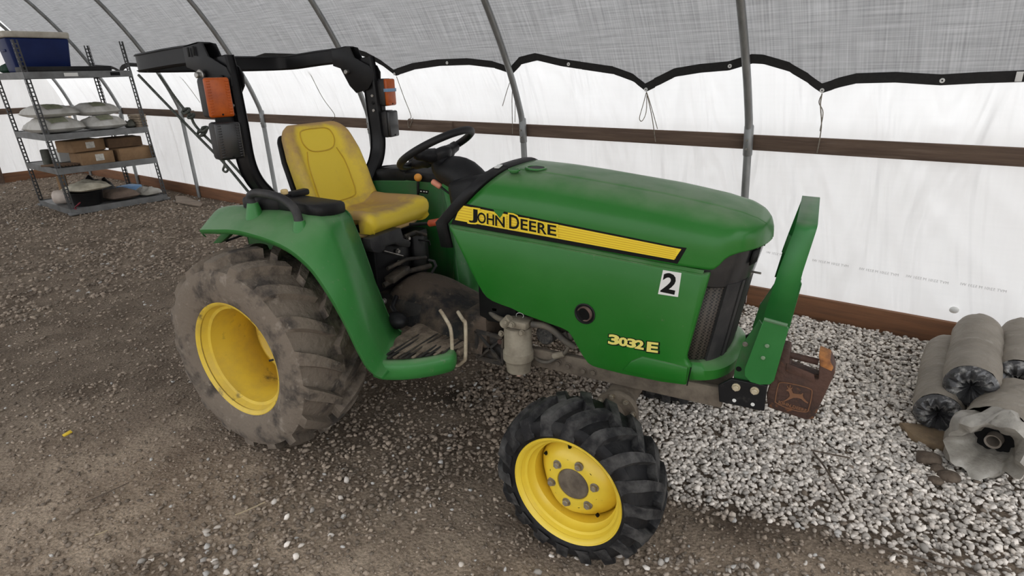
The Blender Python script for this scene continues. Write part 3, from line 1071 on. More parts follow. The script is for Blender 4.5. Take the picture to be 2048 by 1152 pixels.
def tyre_lugs(mb, n_per, hw, prof_r, h, ang_sweep, w_mid, w_out, y_in, wrap, dip, top_taper=0.72, jitter=0.0, phase=0.0):
    """Slanting bars, alternating sides; each runs from near the middle, out over the shoulder and down the sidewall."""
    for side in (-1, 1):
        for k in range(n_per):
            a0 = 2 * math.pi * (k + (0.5 if side > 0 else 0.0)) / n_per + phase
            jz = 1 + jitter * (random.random() - 0.5)
            st = []
            for s in np.linspace(0, 1, 9):
                # s in 0..0.75 across the tread, 0.75..1 down over the shoulder
                if s <= 0.75:
                    q = s / 0.75
                    y = side * (y_in + (hw - y_in) * q)
                    r_b = prof_r(abs(y))
                    hh = h * (1.0 - 0.12 * q)
                else:
                    q = (s - 0.75) / 0.25
                    y = side * (hw + wrap * 0.35 * q)
                    r_b = prof_r(hw) - dip * q
                    hh = h * (0.88 - 0.80 * q)
                an = a0 + ang_sweep * (1 - (1 - min(s, 0.9)) ** 1.35) * (1 if True else 1)
                w = w_mid + (w_out - w_mid) * s
                st.append((an, y, r_b, hh * jz, w))
            V = []
            for (an, y, rb, hh, w) in st:
                rt = rb + hh
                for da, rr, ys in ((-w / 2, rb - 0.004, 0), (-w * top_taper / 2, rt, 0), (w * top_taper / 2, rt, 0), (w / 2, rb - 0.004, 0)):
                    aa = an + da / max(rb, 0.05)
                    V.append((rr * math.cos(aa), y, rr * math.sin(aa)))
            F = []
            m_ = len(st)
            for i in range(m_ - 1):
                for c in range(3):
                    q = [i * 4 + c, i * 4 + c + 1, (i + 1) * 4 + c + 1, (i + 1) * 4 + c]
                    F.append(q if side < 0 else q[::-1])
            F.append([0, 1, 2, 3] if side > 0 else [3, 2, 1, 0])
            e = (m_ - 1) * 4
            F.append([e + 3, e + 2, e + 1, e] if side > 0 else [e, e + 1, e + 2, e + 3])
            mb.add(V, F)


# rear: wide low bars caked in mud
RR = 0.495
rp = lambda y: 0.458 - 0.026 * (y / 0.19) ** 2 - 0.012 * (y / 0.19) ** 6
prof = [(-0.168, 0.268), (-0.186, 0.285), (-0.198, 0.33), (-0.203, 0.375), (-0.198, 0.41), (-0.186, 0.432)]
prof += [(y, rp(abs(y))) for y in np.linspace(-0.165, 0.165, 11)]
prof += [(0.186, 0.432), (0.198, 0.41), (0.203, 0.375), (0.198, 0.33), (0.186, 0.285), (0.168, 0.268), (0.12, 0.255), (-0.12, 0.255)]
rt = MB(); tyre_carcass(rt, prof, 96)
rt.cur = 1
tyre_lugs(rt, 17, 0.180, rp, 0.040, 0.30, 0.052, 0.080, 0.0, 0.05, 0.055, 0.78, 0.3)
# bead ring next to the rim
rt.cur = 0
REAR_Y = -0.58
rear_tyres = []
for sgn in (-1, 1):
    src = rt if sgn < 0 else rt.mirror_y()
    o = src.build('rear_tire', None, T, smooth=40, mats=[TYRE_MUD, TYRE_MUD], recalc=True)
    o.location = (0, sgn * 0.58, RR - 0.018)
    o.rotation_euler = (0, 0.4, 0)
    rear_tyres.append(o)

# rear rim: deep barrel with the disc far inside
rim_prof = [(-0.170, 0.262), (-0.180, 0.270), (-0.183, 0.279), (-0.176, 0.283), (-0.168, 0.276), (-0.163, 0.262), (-0.140, 0.250), (-0.135, 0.236),
            (-0.095, 0.232), (-0.060, 0.222), (0.05, 0.222), (0.09, 0.236), (0.14, 0.245), (0.17, 0.262), (0.178, 0.275)]


def rim_lathe(prof, th=0.006):
    mb = MB()
    inner = [(y, r - 0.0) for y, r in prof]
    outer = [(y, r + th) for y, r in prof[::-1]]
    mb.lathe(inner + outer, (0, 0, 0), (0, 1, 0), 72, closed=True)
    return mb


def rear_disc():
    mb = MB()
    # pressed disc with a raised rib, centre hub opening
    pr = [(0.130, 0.236), (0.115, 0.222), (0.098, 0.204), (0.086, 0.188), (0.082, 0.172), (0.090, 0.160), (0.114, 0.140), (0.122, 0.11), (0.122, 0.07),
          (0.130, 0.066), (0.130, 0.0005)]
    back = [(h + 0.008, r) for h, r in pr[::-1]]
    mb.lathe(pr + back, (0, 0, 0), (0, 1, 0), 64)
    return mb


for sgn in (-1, 1):
    e = rim_lathe(rim_prof)
    d = rear_disc()
    if sgn > 0:
        e = e.mirror_y(); d = d.mirror_y()
    o = e.build('rear_rim', YEL_DIRTY, T, smooth=40, recalc=True)
    o.location = (0, sgn * 0.58, RR - 0.018)
    dd = d.build('rim_disc', YEL_DIRTY, o, smooth=40, recalc=True)
    for k in range(8):
        an = 2 * math.pi * k / 8 + 0.3
        bb = MB(); bb.hexbolt((0.095 * math.cos(an), sgn * -0.0 + (0.122 if sgn < 0 else -0.122), 0.095 * math.sin(an)), (0, sgn, 0), 0.011, 0.02)
        bb.build('wheel_bolt', BOLT, o)
    vs = MB(); vs.tube([(0.215, -0.13 * (1 if sgn < 0 else -1), 0.03), (0.19, -0.15 * (1 if sgn < 0 else -1), 0.025)], 0.005, 8)
    vs.build('valve_stem', BLK, o)

# front: clean black tyre with high curved bars
RF = 0.315
fp = lambda y: 0.284 - 0.012 * (y / 0.1) ** 2 - 0.006 * (y / 0.1) ** 6
prof = [(-0.092, 0.196), (-0.104, 0.206), (-0.112, 0.228), (-0.114, 0.245), (-0.108, 0.262), (-0.098, 0.272)]
prof += [(y, fp(abs(y))) for y in np.linspace(-0.088, 0.088, 9)]
prof += [(0.098, 0.272), (0.108, 0.262), (0.114, 0.245), (0.112, 0.228), (0.104, 0.206), (0.092, 0.196), (0.06, 0.19), (-0.06, 0.19)]
ft = MB(); tyre_carcass(ft, prof, 84)
ft.cur = 1
tyre_lugs(ft, 18, 0.100, fp, 0.031, 0.30, 0.040, 0.056, -0.016, 0.055, 0.036, 0.76)
STEER = -0.072
frim_prof = [(-0.095, 0.193), (-0.104, 0.198), (-0.108, 0.205), (-0.103, 0.209), (-0.097, 0.204), (-0.092, 0.193), (-0.078, 0.187), (-0.074, 0.178),
             (-0.052, 0.176), (-0.040, 0.165), (0.03, 0.163), (0.05, 0.176), (0.085, 0.187), (0.10, 0.205)]
for sgn in (-1, 1):
    c = Vector((1.646, sgn * 0.615, RF - 0.012))
    src = ft if sgn < 0 else ft.mirror_y()
    o = src.build('front_tire', None, T, smooth=40, mats=[TYRE, LUG], recalc=True)
    o.location = c; o.rotation_euler = (0, 0.15, STEER)
    e = rim_lathe(frim_prof, 0.005)
    if sgn > 0: e = e.mirror_y()
    rim = e.build('front_rim', YEL, T, smooth=40, recalc=True)
    rim.location = c; rim.rotation_euler = (0, 0, STEER)
    s = 1 if sgn < 0 else -1
    # wavy disc: three broad lobes reach out to the barrel
    rows = []
    for r_, y_ in ((0.160, 0.0), (0.150, -0.012), (0.135, -0.030), (0.118, -0.043), (0.100, -0.048), (0.085, -0.050), (0.066, -0.050), (0.062, -0.044)):
        row = []
        for k in range(72):
            an = 2 * math.pi * k / 72
            lobe = 0.5 + 0.5 * math.cos(3 * an - 0.6)
            w = max(0, min(1, (r_ - 0.085) / 0.05))
            yy = y_ + 0.022 * w * (1 - lobe)
            row.append((r_ * math.cos(an), s * yy, r_ * math.sin(an)))
        rows.append(row)
    mb = MB(); mb.grid(rows, closed_v=True, flip=(sgn > 0))
    d = mb.build('rim_disc', YEL, rim, smooth=45, solid=0.005)
    hub = MB()
    hub.lathe([(-0.058 * s, 0.0005), (-0.058 * s, 0.048), (-0.056 * s, 0.056), (-0.048 * s, 0.062), (-0.02 * s, 0.062)], (0, 0, 0), (0, 1, 0), 40)
    hub.build('hub_cap', CAST, rim, smooth=40, recalc=True)
    for k in range(6):
        an = 2 * math.pi * k / 6 + 0.25
        b_ = MB(); b_.hexbolt((0.088 * math.cos(an), -0.050 * s, 0.088 * math.sin(an)), (0, -s, 0), 0.0125, 0.018)
        b_.build('wheel_bolt', BOLT, rim)
        h_ = MB(); an2 = an + math.pi / 6
        h_.cyl((0.090 * math.cos(an2), -0.045 * s, 0.090 * math.sin(an2)), (0.090 * math.cos(an2), -0.0515 * s, 0.090 * math.sin(an2)), 0.0075, 14)
        h_.build('bolt_hole', BLK_INK, rim)
    for an, rr_, ln in ((1.75, 0.150, 0.035), (2.6, 0.143, 0.012), (-0.9, 0.143, 0.012)):
        sl = MB(); sl.box((rr_ * math.cos(an), -0.030 * s, rr_ * math.sin(an)), (ln, 0.012, 0.009), 0.001, Matrix.Rotation(-an, 3, 'Y'))
        sl.build('slot', BLK_INK, rim)


# ---- bonnet
def interp(xs, ys):
    return lambda x: float(np.interp(x, xs, ys))


zt = interp([0.88, 1.12, 1.3, 1.46, 1.77, 1.96, 2.04, 2.09, 2.118, 2.133, 2.138], [1.333, 1.325, 1.315, 1.300, 1.265, 1.234, 1.212, 1.190, 1.166, 1.135, 1.115])
zs = interp([0.88, 1.365, 1.764, 1.978, 1.992, 2.004, 2.016, 2.032, 2.06, 2.10, 2.138], [1.093, 1.067, 1.04, 1.028, 1.036, 1.053, 1.070, 1.082, 1.092, 1.096, 1.100])
hwf = interp([0.88, 1.85, 1.95, 2.0, 2.04, 2.075, 2.10, 2.12, 2.132, 2.138], [0.265, 0.265, 0.257, 0.246, 0.228, 0.200, 0.165, 0.120, 0.07, 0.012])
SECT = catmull([(1.0, 0.0), (1.0, 0.15), (0.998, 0.30), (0.985, 0.46), (0.94, 0.63), (0.85, 0.78), (0.72, 0.885), (0.58, 0.945), (0.485, 0.965), (0.45, 0.982), (0.3, 0.993), (0.0, 1.0)], 3)
xs_ = np.concatenate([np.linspace(0, 0.72, 26), 0.72 + 0.28 * np.sin(np.linspace(0, math.pi / 2, 30))[1:]])


def bonnet_point(t, Y, Z, out=0.0):
    xr = 0.888 + 0.232 * Z
    x = xr + (2.138 - xr) * t
    hw = hwf(x)
    return (x, -(hw + out) * Y, zs(x) + (zt(x) - zs(x)) * Z + out * Z)


half = [[bonnet_point(t, Y, Z) for (Y, Z) in SECT] for t in xs_]
full = [r + [(x, -y, z) for (x, y, z) in r[-2::-1]] for r in half]
mb = MB(); mb.grid(full, flip=False)
bonnet = mb.build('bonnet', GREEN, T, smooth=50, solid=0.006, recalc=False)
# fuel cap recess and cap at the rear of the bonnet
for (px, py, r_) in ((1072, 337, 0.034), (1028, 341, 0.019)):
    p = at(px, py, Z=1.318)
    m_ = MB()
    m_.lathe([(0.0, r_ * 1.35), (0.006, r_ * 1.3), (0.006, r_ * 1.05), (-0.004, r_ * 1.0)], p, (0.05, 0, 1), 28)
    m_.build('cap_collar', GREEN, bonnet, recalc=True)
    m_ = MB(); m_.cyl(Vector(p) - Vector((0, 0, 0.01)), Vector(p) + Vector((0, 0, 0.006)), r_ * 0.95, 20, 0.003)
    m_.build('filler_cap', BLK_GREY if r_ > 0.03 else GREEN_DARK, bonnet)

# black rear trim of the bonnet / dash cowl
rows = []
for d, sc in ((-0.003, 1.0), (-0.008, 1.035), (-0.030, 1.06), (-0.058, 1.055), (-0.070, 1.0), (-0.070, 0.86)):
    r = []
    for (Y, Z) in SECT:
        x, y, z = bonnet_point(0, Y, Z)
        r.append((x + d, y * sc, 1.06 + (z - 1.06) * (1 + (sc - 1) * 0.6)))
    x, y, z = bonnet_point(0, 1.0, 0)
    r = [(x + d + 0.02, y * sc, 0.99)] + r
    rows.append(r + [(x, -y, z) for (x, y, z) in r[-2::-1]])
mb = MB(); mb.grid(rows, flip=False)
cowl = mb.build('cowl_trim', BLK, T, smooth=45, recalc=True, solid=0.004)
mb = MB(); p = at(1003, 324, Z=1.345); mb.box((1.0745, -0.150, 1.3275), (0.022, 0.034, 0.003), 0.0, Matrix.Rotation(0.25, 3, 'X'))
mb.build('small_label', WHITE_S, cowl)
# dash bulkhead inside the cowl (dark)
mb = MB()
rows = []
for k, (dx, f) in enumerate(((0, 0.90), (0.02, 0.6), (0.03, 0.3), (0.03, 0.01))):
    rows.append([(x - 0.060 + dx * 0.5, y * f, 1.12 + (z - 1.12) * f) for (x, y, z) in full[0]])
mb.grid(rows, flip=True)
mb.build('dash_panel', BLK, T, smooth=45, recalc=True)
mb = MB()
mb.box((1.09, 0, 0.93), (0.20, 0.47, 0.56), 0.03)
mb.build('bulkhead', BLK_PAINT, T)

# side panels
PY = 0.282
pan_px = [(896, 450), (927.6, 515.6), (950, 560), (964, 585), (972, 595), (983.6, 603), (1003, 611), (1023, 618), (1036, 625), (1049.6, 631), (1096, 647.6), (1122, 657),
          (1135, 664), (1143, 674), (1152, 690.5), (1164, 712), (1175, 727), (1184, 733), (1195, 736.6), (1244, 749), (1323, 765), (1373, 771.6), (1381.6, 734), (1374, 727),
          (1371, 717.5), (1395, 632), (1419, 548)]
poly = [at(px, py, Y=-0.285) for px, py in pan_px]
# top edge follows the bonnet seam a finger below it
top = [(x, -0.285, zs(x) - 0.012) for x in np.linspace(1.95, 0.93, 10)]
poly = [Vector(p) for p in poly] + [Vector(p) for p in top]


def panel(poly, y_out, depth, bev):
    mb = MB()
    mb.prism([(p[0], -y_out, p[2]) for p in poly], (0, depth, 0), bev)
    return mb


pr_, pl_ = both(panel(poly, PY + 0.004, 0.04, 0.010), 'side_panel', GREEN, smooth=40)
# ledge that joins bonnet seam and panel
mb = MB()
rows = [[(x, -0.260, zs(x) - 0.002), (x, -0.276, zs(x) - 0.010), (x, -0.270, zs(x) - 0.03)] for x in np.linspace(0.90, 1.955, 14)]
mb.grid(rows)
both(mb, 'panel_ledge', GREEN, smooth=20)
# raised lower swage of the panel
sw = [at(px, py, Y=-0.288) for px, py in ((1244, 741), (1262, 722), (1285, 713), (1376, 735), (1372, 766), (1323, 759))]
mb = MB(); mb.prism([(p[0], -PY - 0.010, p[2]) for p in sw], (0, 0.02, 0), 0.006)
mb.build('panel_swage', GREEN, pr_)
# exhaust outlet
c = at(1170, 627, Y=-0.285)
mb = MB()
mb.lathe([(0.0, 0.042), (-0.003, 0.043), (-0.004, 0.039), (0.0, 0.036)], (c[0], -PY - 0.004, c[2]), (0, 1, 0), 32)
mb.build('outlet_ring', BLK, pr_, recalc=True)
PIPE = mat('rusty_pipe', (0.16, 0.10, 0.08), 0.7, var=(0.09, 0.06, 0.05), vscale=40)
mb = MB()
ax = Vector((0.25, 1, 0.15)).normalized()
mb.lathe([(-0.012, 0.028), (-0.013, 0.0305), (0.0, 0.0315), (0.10, 0.0315), (0.10, 0.022), (-0.010, 0.025)], (c[0], -PY + 0.002, c[2]), ax, 28, closed=True)
mb.build('exhaust_pipe', PIPE, T, recalc=True)
mb = MB(); mb.cyl((c[0], -PY - 0.0045, c[2]), (c[0], -PY - 0.002, c[2]), 0.0385, 28)
mb.build('outlet_hole', BLK_INK, pr_)
mb = MB(); mb.cyl(Vector((c[0], -PY - 0.012, c[2])) , Vector((c[0], -PY - 0.012, c[2])) + ax * 0.004, 0.0245, 24)
mb.build('pipe_bore', BLK_INK, pr_)


# ---- decals
def side_xy(px, py, y):
    p = at(px, py, Y=y); return Vector(p)


DY = -0.2665
ZD0 = 0.012   # decal starts this far above the seam


def decal_z(x, f):
    """f 0..1 across the stripe"""
    lo = np.interp(x, [0.92, 1.87], [1.105, 1.048]); hi = np.interp(x, [0.95, 1.87], [1.183, 1.098])
    return lo + (hi - lo) * f


def decal_y(x, f):
    x_ = x
    Zf = (decal_z(x, f) - zs(x)) / (zt(x) - zs(x))
    Yf = float(np.interp(Zf, SECT[:, 1], SECT[:, 0]))
    return -hwf(x) * Yf


def decal_strip(name, x0a, x1a, x0b, x1b, f0, f1, lift, material, n=24, parent=None):
    """strip whose ends slant: x0a/x1a at f0, x0b/x1b at f1"""
    rows = []
    for f in np.linspace(f0, f1, 5):
        w = (f - f0) / (f1 - f0)
        xa = x0a + (x0b - x0a) * w; xb = x1a + (x1b - x1a) * w
        rows.append([(x, decal_y(x, f) - lift, decal_z(x, f)) for x in np.linspace(xa, xb, n)])
    mb = MB(); mb.grid(rows)
    o = mb.build(name, material, parent or bonnet, smooth=60)
    return o


decal_strip('decal_border', 0.900, 1.862, 0.948, 1.890, -0.16, 1.07, 0.0012, BLK_INK)
decal_strip('decal_stripe', 0.922, 1.850, 0.955, 1.872, 0.10, 0.95, 0.0020, YEL_DECAL)
for k in range(5):
    f = 0.20 + 0.15 * k
    decal_strip('decal_line', 0.93 + 0.006 * k, 1.855, 0.93 + 0.006 * k, 1.855, f, f + 0.05, 0.0026, YEL_DECAL2, parent=bonnet)
# green notch above the lettering (leaf-shaped tip)
mb = MB()
xa = [1.105, 1.165, 1.138]
mb.add([(1.112, decal_y(1.11, 1.1) - 0.0032, decal_z(1.11, 1.10)), (1.163, decal_y(1.16, 1.1) - 0.0032, decal_z(1.16, 1.10)), (1.150, decal_y(1.14, 0.8) - 0.0032, decal_z(1.15, 0.8)),
        (1.138, decal_y(1.14, 0.62) - 0.0032, decal_z(1.138, 0.62)), (1.124, decal_y(1.12, 0.82) - 0.0032, decal_z(1.124, 0.82))], [[4, 3, 2, 1, 0]])
mb.build('decal_notch', GREEN, bonnet, smooth=0)

right = Vector((1, 0, -0.062)).normalized()


def letters(name, parts, o, size_ratio, up, material, bold, lift, sx=1.0, parent=None):
    x = Vector(o)
    for body, size, adv in parts:
        text_on(name, body, size, x, right, up, material, parent or bonnet, bold, lift, 0.0, sx)
        x = x + right * adv
    return x


DPY = -0.2695
LETTERS = (('J', 939, 954, 444, 417), ('O', 955.5, 971.5, 445, 424), ('H', 974, 988, 447.5, 427), ('N', 991, 1009, 451, 431),
           ('D', 1019, 1038, 456, 429), ('E', 1042, 1055, 458.5, 438), ('E', 1059, 1072, 461.5, 441.5), ('R', 1076, 1092.5, 465.5, 445), ('E', 1096, 1112, 468.5, 449))
for k_, (nm, mt, bd, dy) in enumerate((('lettering_outline', YEL_DECAL, 0.0042, 0.0), ('lettering', BLK_INK, 0.0012, -0.0010))):
    for kk, (ch, xa, xb, yb, yt) in enumerate(LETTERS):
        sl_ = 0.19 * (xb - xa)
        g = 1.6 if k_ == 0 else 0.0
        ll = at(xa - g, yb + g, Y=DPY); lr = at(xb + g, yb + sl_ + g, Y=DPY); ul = at(xa - g, yt - g, Y=DPY)
        letter_in(nm, ch, (ll, lr, ul), mt, bonnet, bd, (0, dy + 0.0003 - 0.00007 * kk, 0))
NUMS = (('3', 1218, 1236, 687, 669), ('0', 1238, 1253, 690, 674.5), ('3', 1255, 1270, 693, 677), ('2', 1271, 1286, 696, 680), ('E', 1295, 1314, 702, 684))
for k_, (nm, mt, bd, dy) in enumerate((('number_outline', BLK_INK, 0.0048, 0.0), ('number', YEL_PALE, 0.0022, -0.0008))):
    for kk, (ch, xa, xb, yb, yt) in enumerate(NUMS):
        ll = at(xa + (1 if k_ == 0 else 0), yb + (1 if k_ == 0 else 0), Y=-0.2868); lr = at(xb + (1.5 if k_ == 0 else 0), yb + 2.4 + (1 if k_ == 0 else 0), Y=-0.2868); ul = at(xa + 1.5, yt, Y=-0.2868)
        letter_in(nm, ch, (ll, lr, ul), mt, pr_, bd, (0, dy - 0.0004 - 0.00008 * kk, 0))
# white number sticker
q = [at(px, py, Y=-0.287) for px, py in ((1326, 540), (1363, 546), (1356, 594), (1316, 588))]
mb = MB(); mb.prism([(p[0], -0.2866, p[2]) for p in q], (0, -0.0008, 0))
stk = mb.build('number_sticker', WHITE_S, pr_, smooth=0)
p0 = at(1323, 583, Y=-0.287); p1 = at(1356, 590, Y=-0.287)
text_on('digit', '2', 0.101, (p0[0] - 0.004, -0.2876, p0[2] + 0.002), Vector(p1 - p0), (0.12, 0, 1), BLK_INK, stk, 0.0035, 0.0004, 0.0, 1.02)

# ---- nose: lamp housing, radiator screen, bumper
PLAN = [(1.93, 0.246), (1.975, 0.241), (2.012, 0.228), (2.042, 0.202), (2.064, 0.163), (2.078, 0.117), (2.086, 0.06), (2.088, 0.0)]


def plan_ring(z, inset=0.0, x_add=0.0, lean=0.155):
    r = []
    for x, y in PLAN:
        cx, cy = 1.9, 0.0
        xx = x - (1.03 - z) * lean + x_add - inset * (x - 1.93) / 0.15
        r.append((xx, -(y - inset * (0.4 + 0.6 * y / 0.258)), z))
    return r + [(x, -y, z) for (x, y, z) in r[-2::-1]]


LAMP = mat('smoked_lamp_cover', (0.022, 0.022, 0.024), 0.28, var=(0.06, 0.058, 0.055), vscale=7, vlo=0.5, vhi=0.8, coat=0.3)
def plan_loft(zz, inset=0.0, x_add=0.0, sub=4):
    rows = []
    for z, i, a in zz:
        pr2 = plan_ring(z, inset + i, x_add + a)
        rows.append([tuple(p) for p in catmull(pr2, sub)])
    return rows


mb = MB(); mb.grid(plan_loft([(0.955, 0.006, 0), (0.965, -0.004, 0.004), (1.0, -0.004, 0.006), (1.05, -0.002, 0.012), (1.10, 0.002, 0.018), (1.112, 0.02, 0.018)]), flip=True)
lamp = mb.build('lamp_housing', LAMP, T, smooth=45, solid=0.006)
# screen
SCREEN = bpy.data.materials.new('perforated_screen')
SCREEN.use_nodes = True
_n = SCREEN.node_tree; _b = _n.nodes['Principled BSDF']; _b.inputs['Roughness'].default_value = 0.6
_tc = _n.nodes.new('ShaderNodeTexCoord')
_mp = _n.nodes.new('ShaderNodeMapping'); _mp.inputs['Scale'].default_value = (110, 110, 110); _mp.inputs['Rotation'].default_value = (0, 0.78, 0)
_n.links.new(_tc.outputs['Object'], _mp.inputs['Vector'])
_ck = _n.nodes.new('ShaderNodeTexVoronoi'); _ck.inputs['Scale'].default_value = 1.0; _ck.inputs['Randomness'].default_value = 0.0
_n.links.new(_mp.outputs[0], _ck.inputs['Vector'])
_r = _n.nodes.new('ShaderNodeValToRGB'); _r.color_ramp.elements[0].position = 0.38; _r.color_ramp.elements[0].color = (0.010, 0.009, 0.008, 1)
_r.color_ramp.elements[1].position = 0.5; _r.color_ramp.elements[1].color = (0.075, 0.062, 0.050, 1)
_n.links.new(_ck.outputs['Distance'], _r.inputs['Fac']); _n.links.new(_r.outputs[0], _b.inputs['Base Color'])
mb = MB(); mb.grid(plan_loft([(0.655, 0.004, 0.0), (0.8, 0.004, 0), (0.965, 0.004, 0)]), flip=True)
screen = mb.build('radiator_screen', SCREEN, T, smooth=45, solid=0.004)


def plan_point(t, z, out=0.0):
    """t 0..1 from the right rear corner round to the left"""
    r = np.array(plan_ring(z))
    C_ = catmull(r, 8)
    d = np.concatenate([[0], np.cumsum(np.linalg.norm(np.diff(C_, axis=0), axis=1))]); d /= d[-1]
    p = np.array([np.interp(t, d, C_[:, i]) for i in range(3)])
    p2 = np.array([np.interp(min(t + 0.01, 1), d, C_[:, i]) for i in range(3)]); p1 = np.array([np.interp(max(t - 0.01, 0), d, C_[:, i]) for i in range(3)])
    tg = (p2 - p1); tg /= np.linalg.norm(tg)
    nn = np.cross(tg, (0, 0, 1))
    return p + nn * out


def grille_bar(t0, t1, z0, z1, out, th, name, material):
    mb = MB()
    rows = []
    ts = np.linspace(t0, t1, max(3, int((t1 - t0) * 60)))
    zz = np.linspace(z0, z1, 6)
    fr = [[plan_point(t, z, out) for t in ts] for z in zz]
    bk = [[plan_point(t, z, out - th) for t in ts] for z in zz]
    mb.grid(fr + bk[::-1], closed_u=True)
    n = len(ts); m_ = 12
    mb.f.append([i * n for i in range(m_)]); mb.mi.append(0)
    mb.f.append([i * n + n - 1 for i in range(m_)][::-1]); mb.mi.append(0)
    return mb.build(name, material, T, smooth=40, recalc=True)


for sgn in (0, 1):
    f = (lambda a, b: (a, b)) if sgn == 0 else (lambda a, b: (1 - b, 1 - a))
    for (a, b, o_, th) in ((0.165, 0.262, 0.010, 0.018), (0.275, 0.305, 0.012, 0.018), (0.32, 0.345, 0.010, 0.016), (0.0, 0.022, 0.004, 0.012)):
        t0, t1 = f(a, b)
        grille_bar(t0, t1, 0.645, 0.972, o_, th, 'grille_bar', BLK_GREY if o_ >= 0.010 and th == 0.018 else BLK)
grille_bar(0.36, 0.64, 0.645, 0.972, 0.006, 0.012, 'grille_bar', BLK)
for t in (0.30, 0.70):
    mb = MB()
    p = plan_point(t, 1.05, 0.012)
    rows = [[plan_point(tt, z, 0.019) for tt in np.linspace(t - 0.035, t + 0.05, 6)] for z in (1.035, 1.06, 1.088)]
    mb.grid(rows); mb.build('head_lamp', BLK_INK, lamp, smooth=40, solid=0.004)
p = plan_point(0.37, 0.99, 0.0)
mb = MB(); mb.cyl(p, p + np.array([0.045, -0.01, 0.0]), 0.004, 10); mb.build('latch_pin', STEEL, lamp)
# green lower front
mb = MB(); mb.grid(plan_loft([(0.578, 0.06, 0.02), (0.580, 0.0, 0.022), (0.60, -0.022, 0.030), (0.64, -0.026, 0.024), (0.664, -0.010, 0.014), (0.668, 0.03, 0.0)]), flip=True)
mb.build('front_skirt', GREEN, T, smooth=45, solid=0.005)
# seam between side panel and skirt
mb = MB(); a = at(1374, 771, Y=-0.29); b = at(1382, 735, Y=-0.29); mb.tube([a, b], 0.0022, 6); mb.build('panel_gap', BLK_INK, T)
# radiator core behind the screen, so the nose is not hollow
mb = MB(); mb.box((1.93, 0, 0.82), (0.06, 0.40, 0.30), 0.01); mb.build('radiator', BLK_DIRT, T)
mb = MB(); mb.box((1.5, 0, 0.80), (0.62, 0.30, 0.34), 0.03); mb.build('engine_block', BLK_DIRT, T)

# ---- rear mudguards with platform
# stations along the guard: inner edge I, crest K, lip L
ST = [((-0.335, -0.34, 1.040), (-0.320, -0.50, 1.058), (-0.290, -0.61, 1.010)),
      ((-0.315, -0.34, 1.080), (-0.290, -0.51, 1.110), (-0.250, -0.645, 1.040)),
      ((-0.16, -0.34, 1.110), (-0.15, -0.525, 1.140), (-0.11, -0.668, 1.062)),
      ((0.05, -0.34, 1.122), (0.05, -0.535, 1.145), (0.08, -0.68, 1.078)),
      ((0.30, -0.35, 1.130), (0.30, -0.545, 1.150), (0.32, -0.68, 1.048)),
      ((0.405, -0.36, 1.122), (0.445, -0.55, 1.125), (0.46, -0.68, 0.985)),
      ((0.44, -0.35, 1.04), (0.515, -0.552, 1.02), (0.545, -0.68, 0.90)),
      ((0.485, -0.335, 0.86), (0.60, -0.556, 0.82), (0.635, -0.68, 0.765)),
      ((0.52, -0.31, 0.68), (0.665, -0.558, 0.64), (0.695, -0.672, 0.62)),
      ((0.545, -0.29, 0.575), (0.70, -0.55, 0.545), (0.728, -0.655, 0.535)),
      ((0.585, -0.28, 0.535), (0.735, -0.535, 0.505), (0.755, -0.62, 0.49))]
I_ = catmull([s[0] for s in ST], 5); K_ = catmull([s[1] for s in ST], 5); L_ = catmull([s[2] for s in ST], 5)
rows = []
for i, k, l in zip(I_, K_, L_):
    mid = i * 0.5 + k * 0.5
    k1 = k + (i - k) * 0.14
    k2 = k + (l - k) * 0.16
    km = (k1 + k2) * 0.5 * 0.5 + k * 0.5
    m2 = k * 0.4 + l * 0.6 + (k - (i + l) / 2) * 0.02
    lip = l + np.array([0.0, 0.004, 0.0]) + (l - k) * 0.10
    lip[1] = l[1] + 0.006
    tgt = np.array([0.05, 0, 0.5]); din = tgt - l; din[1] = 0; din /= np.linalg.norm(din)
    lip = l + din * 0.022 + np.array([0, 0.004, 0])
    rows.append([i, mid, k1, km, k2, m2, l + (k - l) * 0.08, l, lip])
mb = MB(); mb.grid(rows, flip=True)
# close the rear end
fr_, fl_ = both(mb, 'mudguard', GREEN_F, smooth=40, solid=0.006)
# inner wall of the guard beside the seat
lower = lambda p: (p[0] if p[0] < 0.5 else p[0] - 0.02, p[1] + 0.004, min(0.56 if p[0] > 0.0 else 0.56 + 0.9 * -p[0], p[2] - 0.005))
mb = MB(); mb.grid([[tuple(p + np.array([0, 0.0, 0.003])) , lower(p)] for p in I_], flip=True)
both(mb, 'guard_inner_wall', GREEN_DARK, smooth=40, solid=0.006)
# bracket and rod under the rear end of the guard
mb = MB(); mb.prism([at(px, py, Y=-0.50) for px, py in ((443, 443), (467, 447), (463, 466), (441, 486), (425, 487), (447, 462))], (0, 0.03, 0), 0.003)
mb.build('guard_bracket', GREEN_DARK, T)
mb = MB(); mb.tube([at(452, 482, Y=-0.47), at(508, 462, Y=-0.42)], 0.006, 8); mb.build('guard_rod', BLK_PAINT, T)

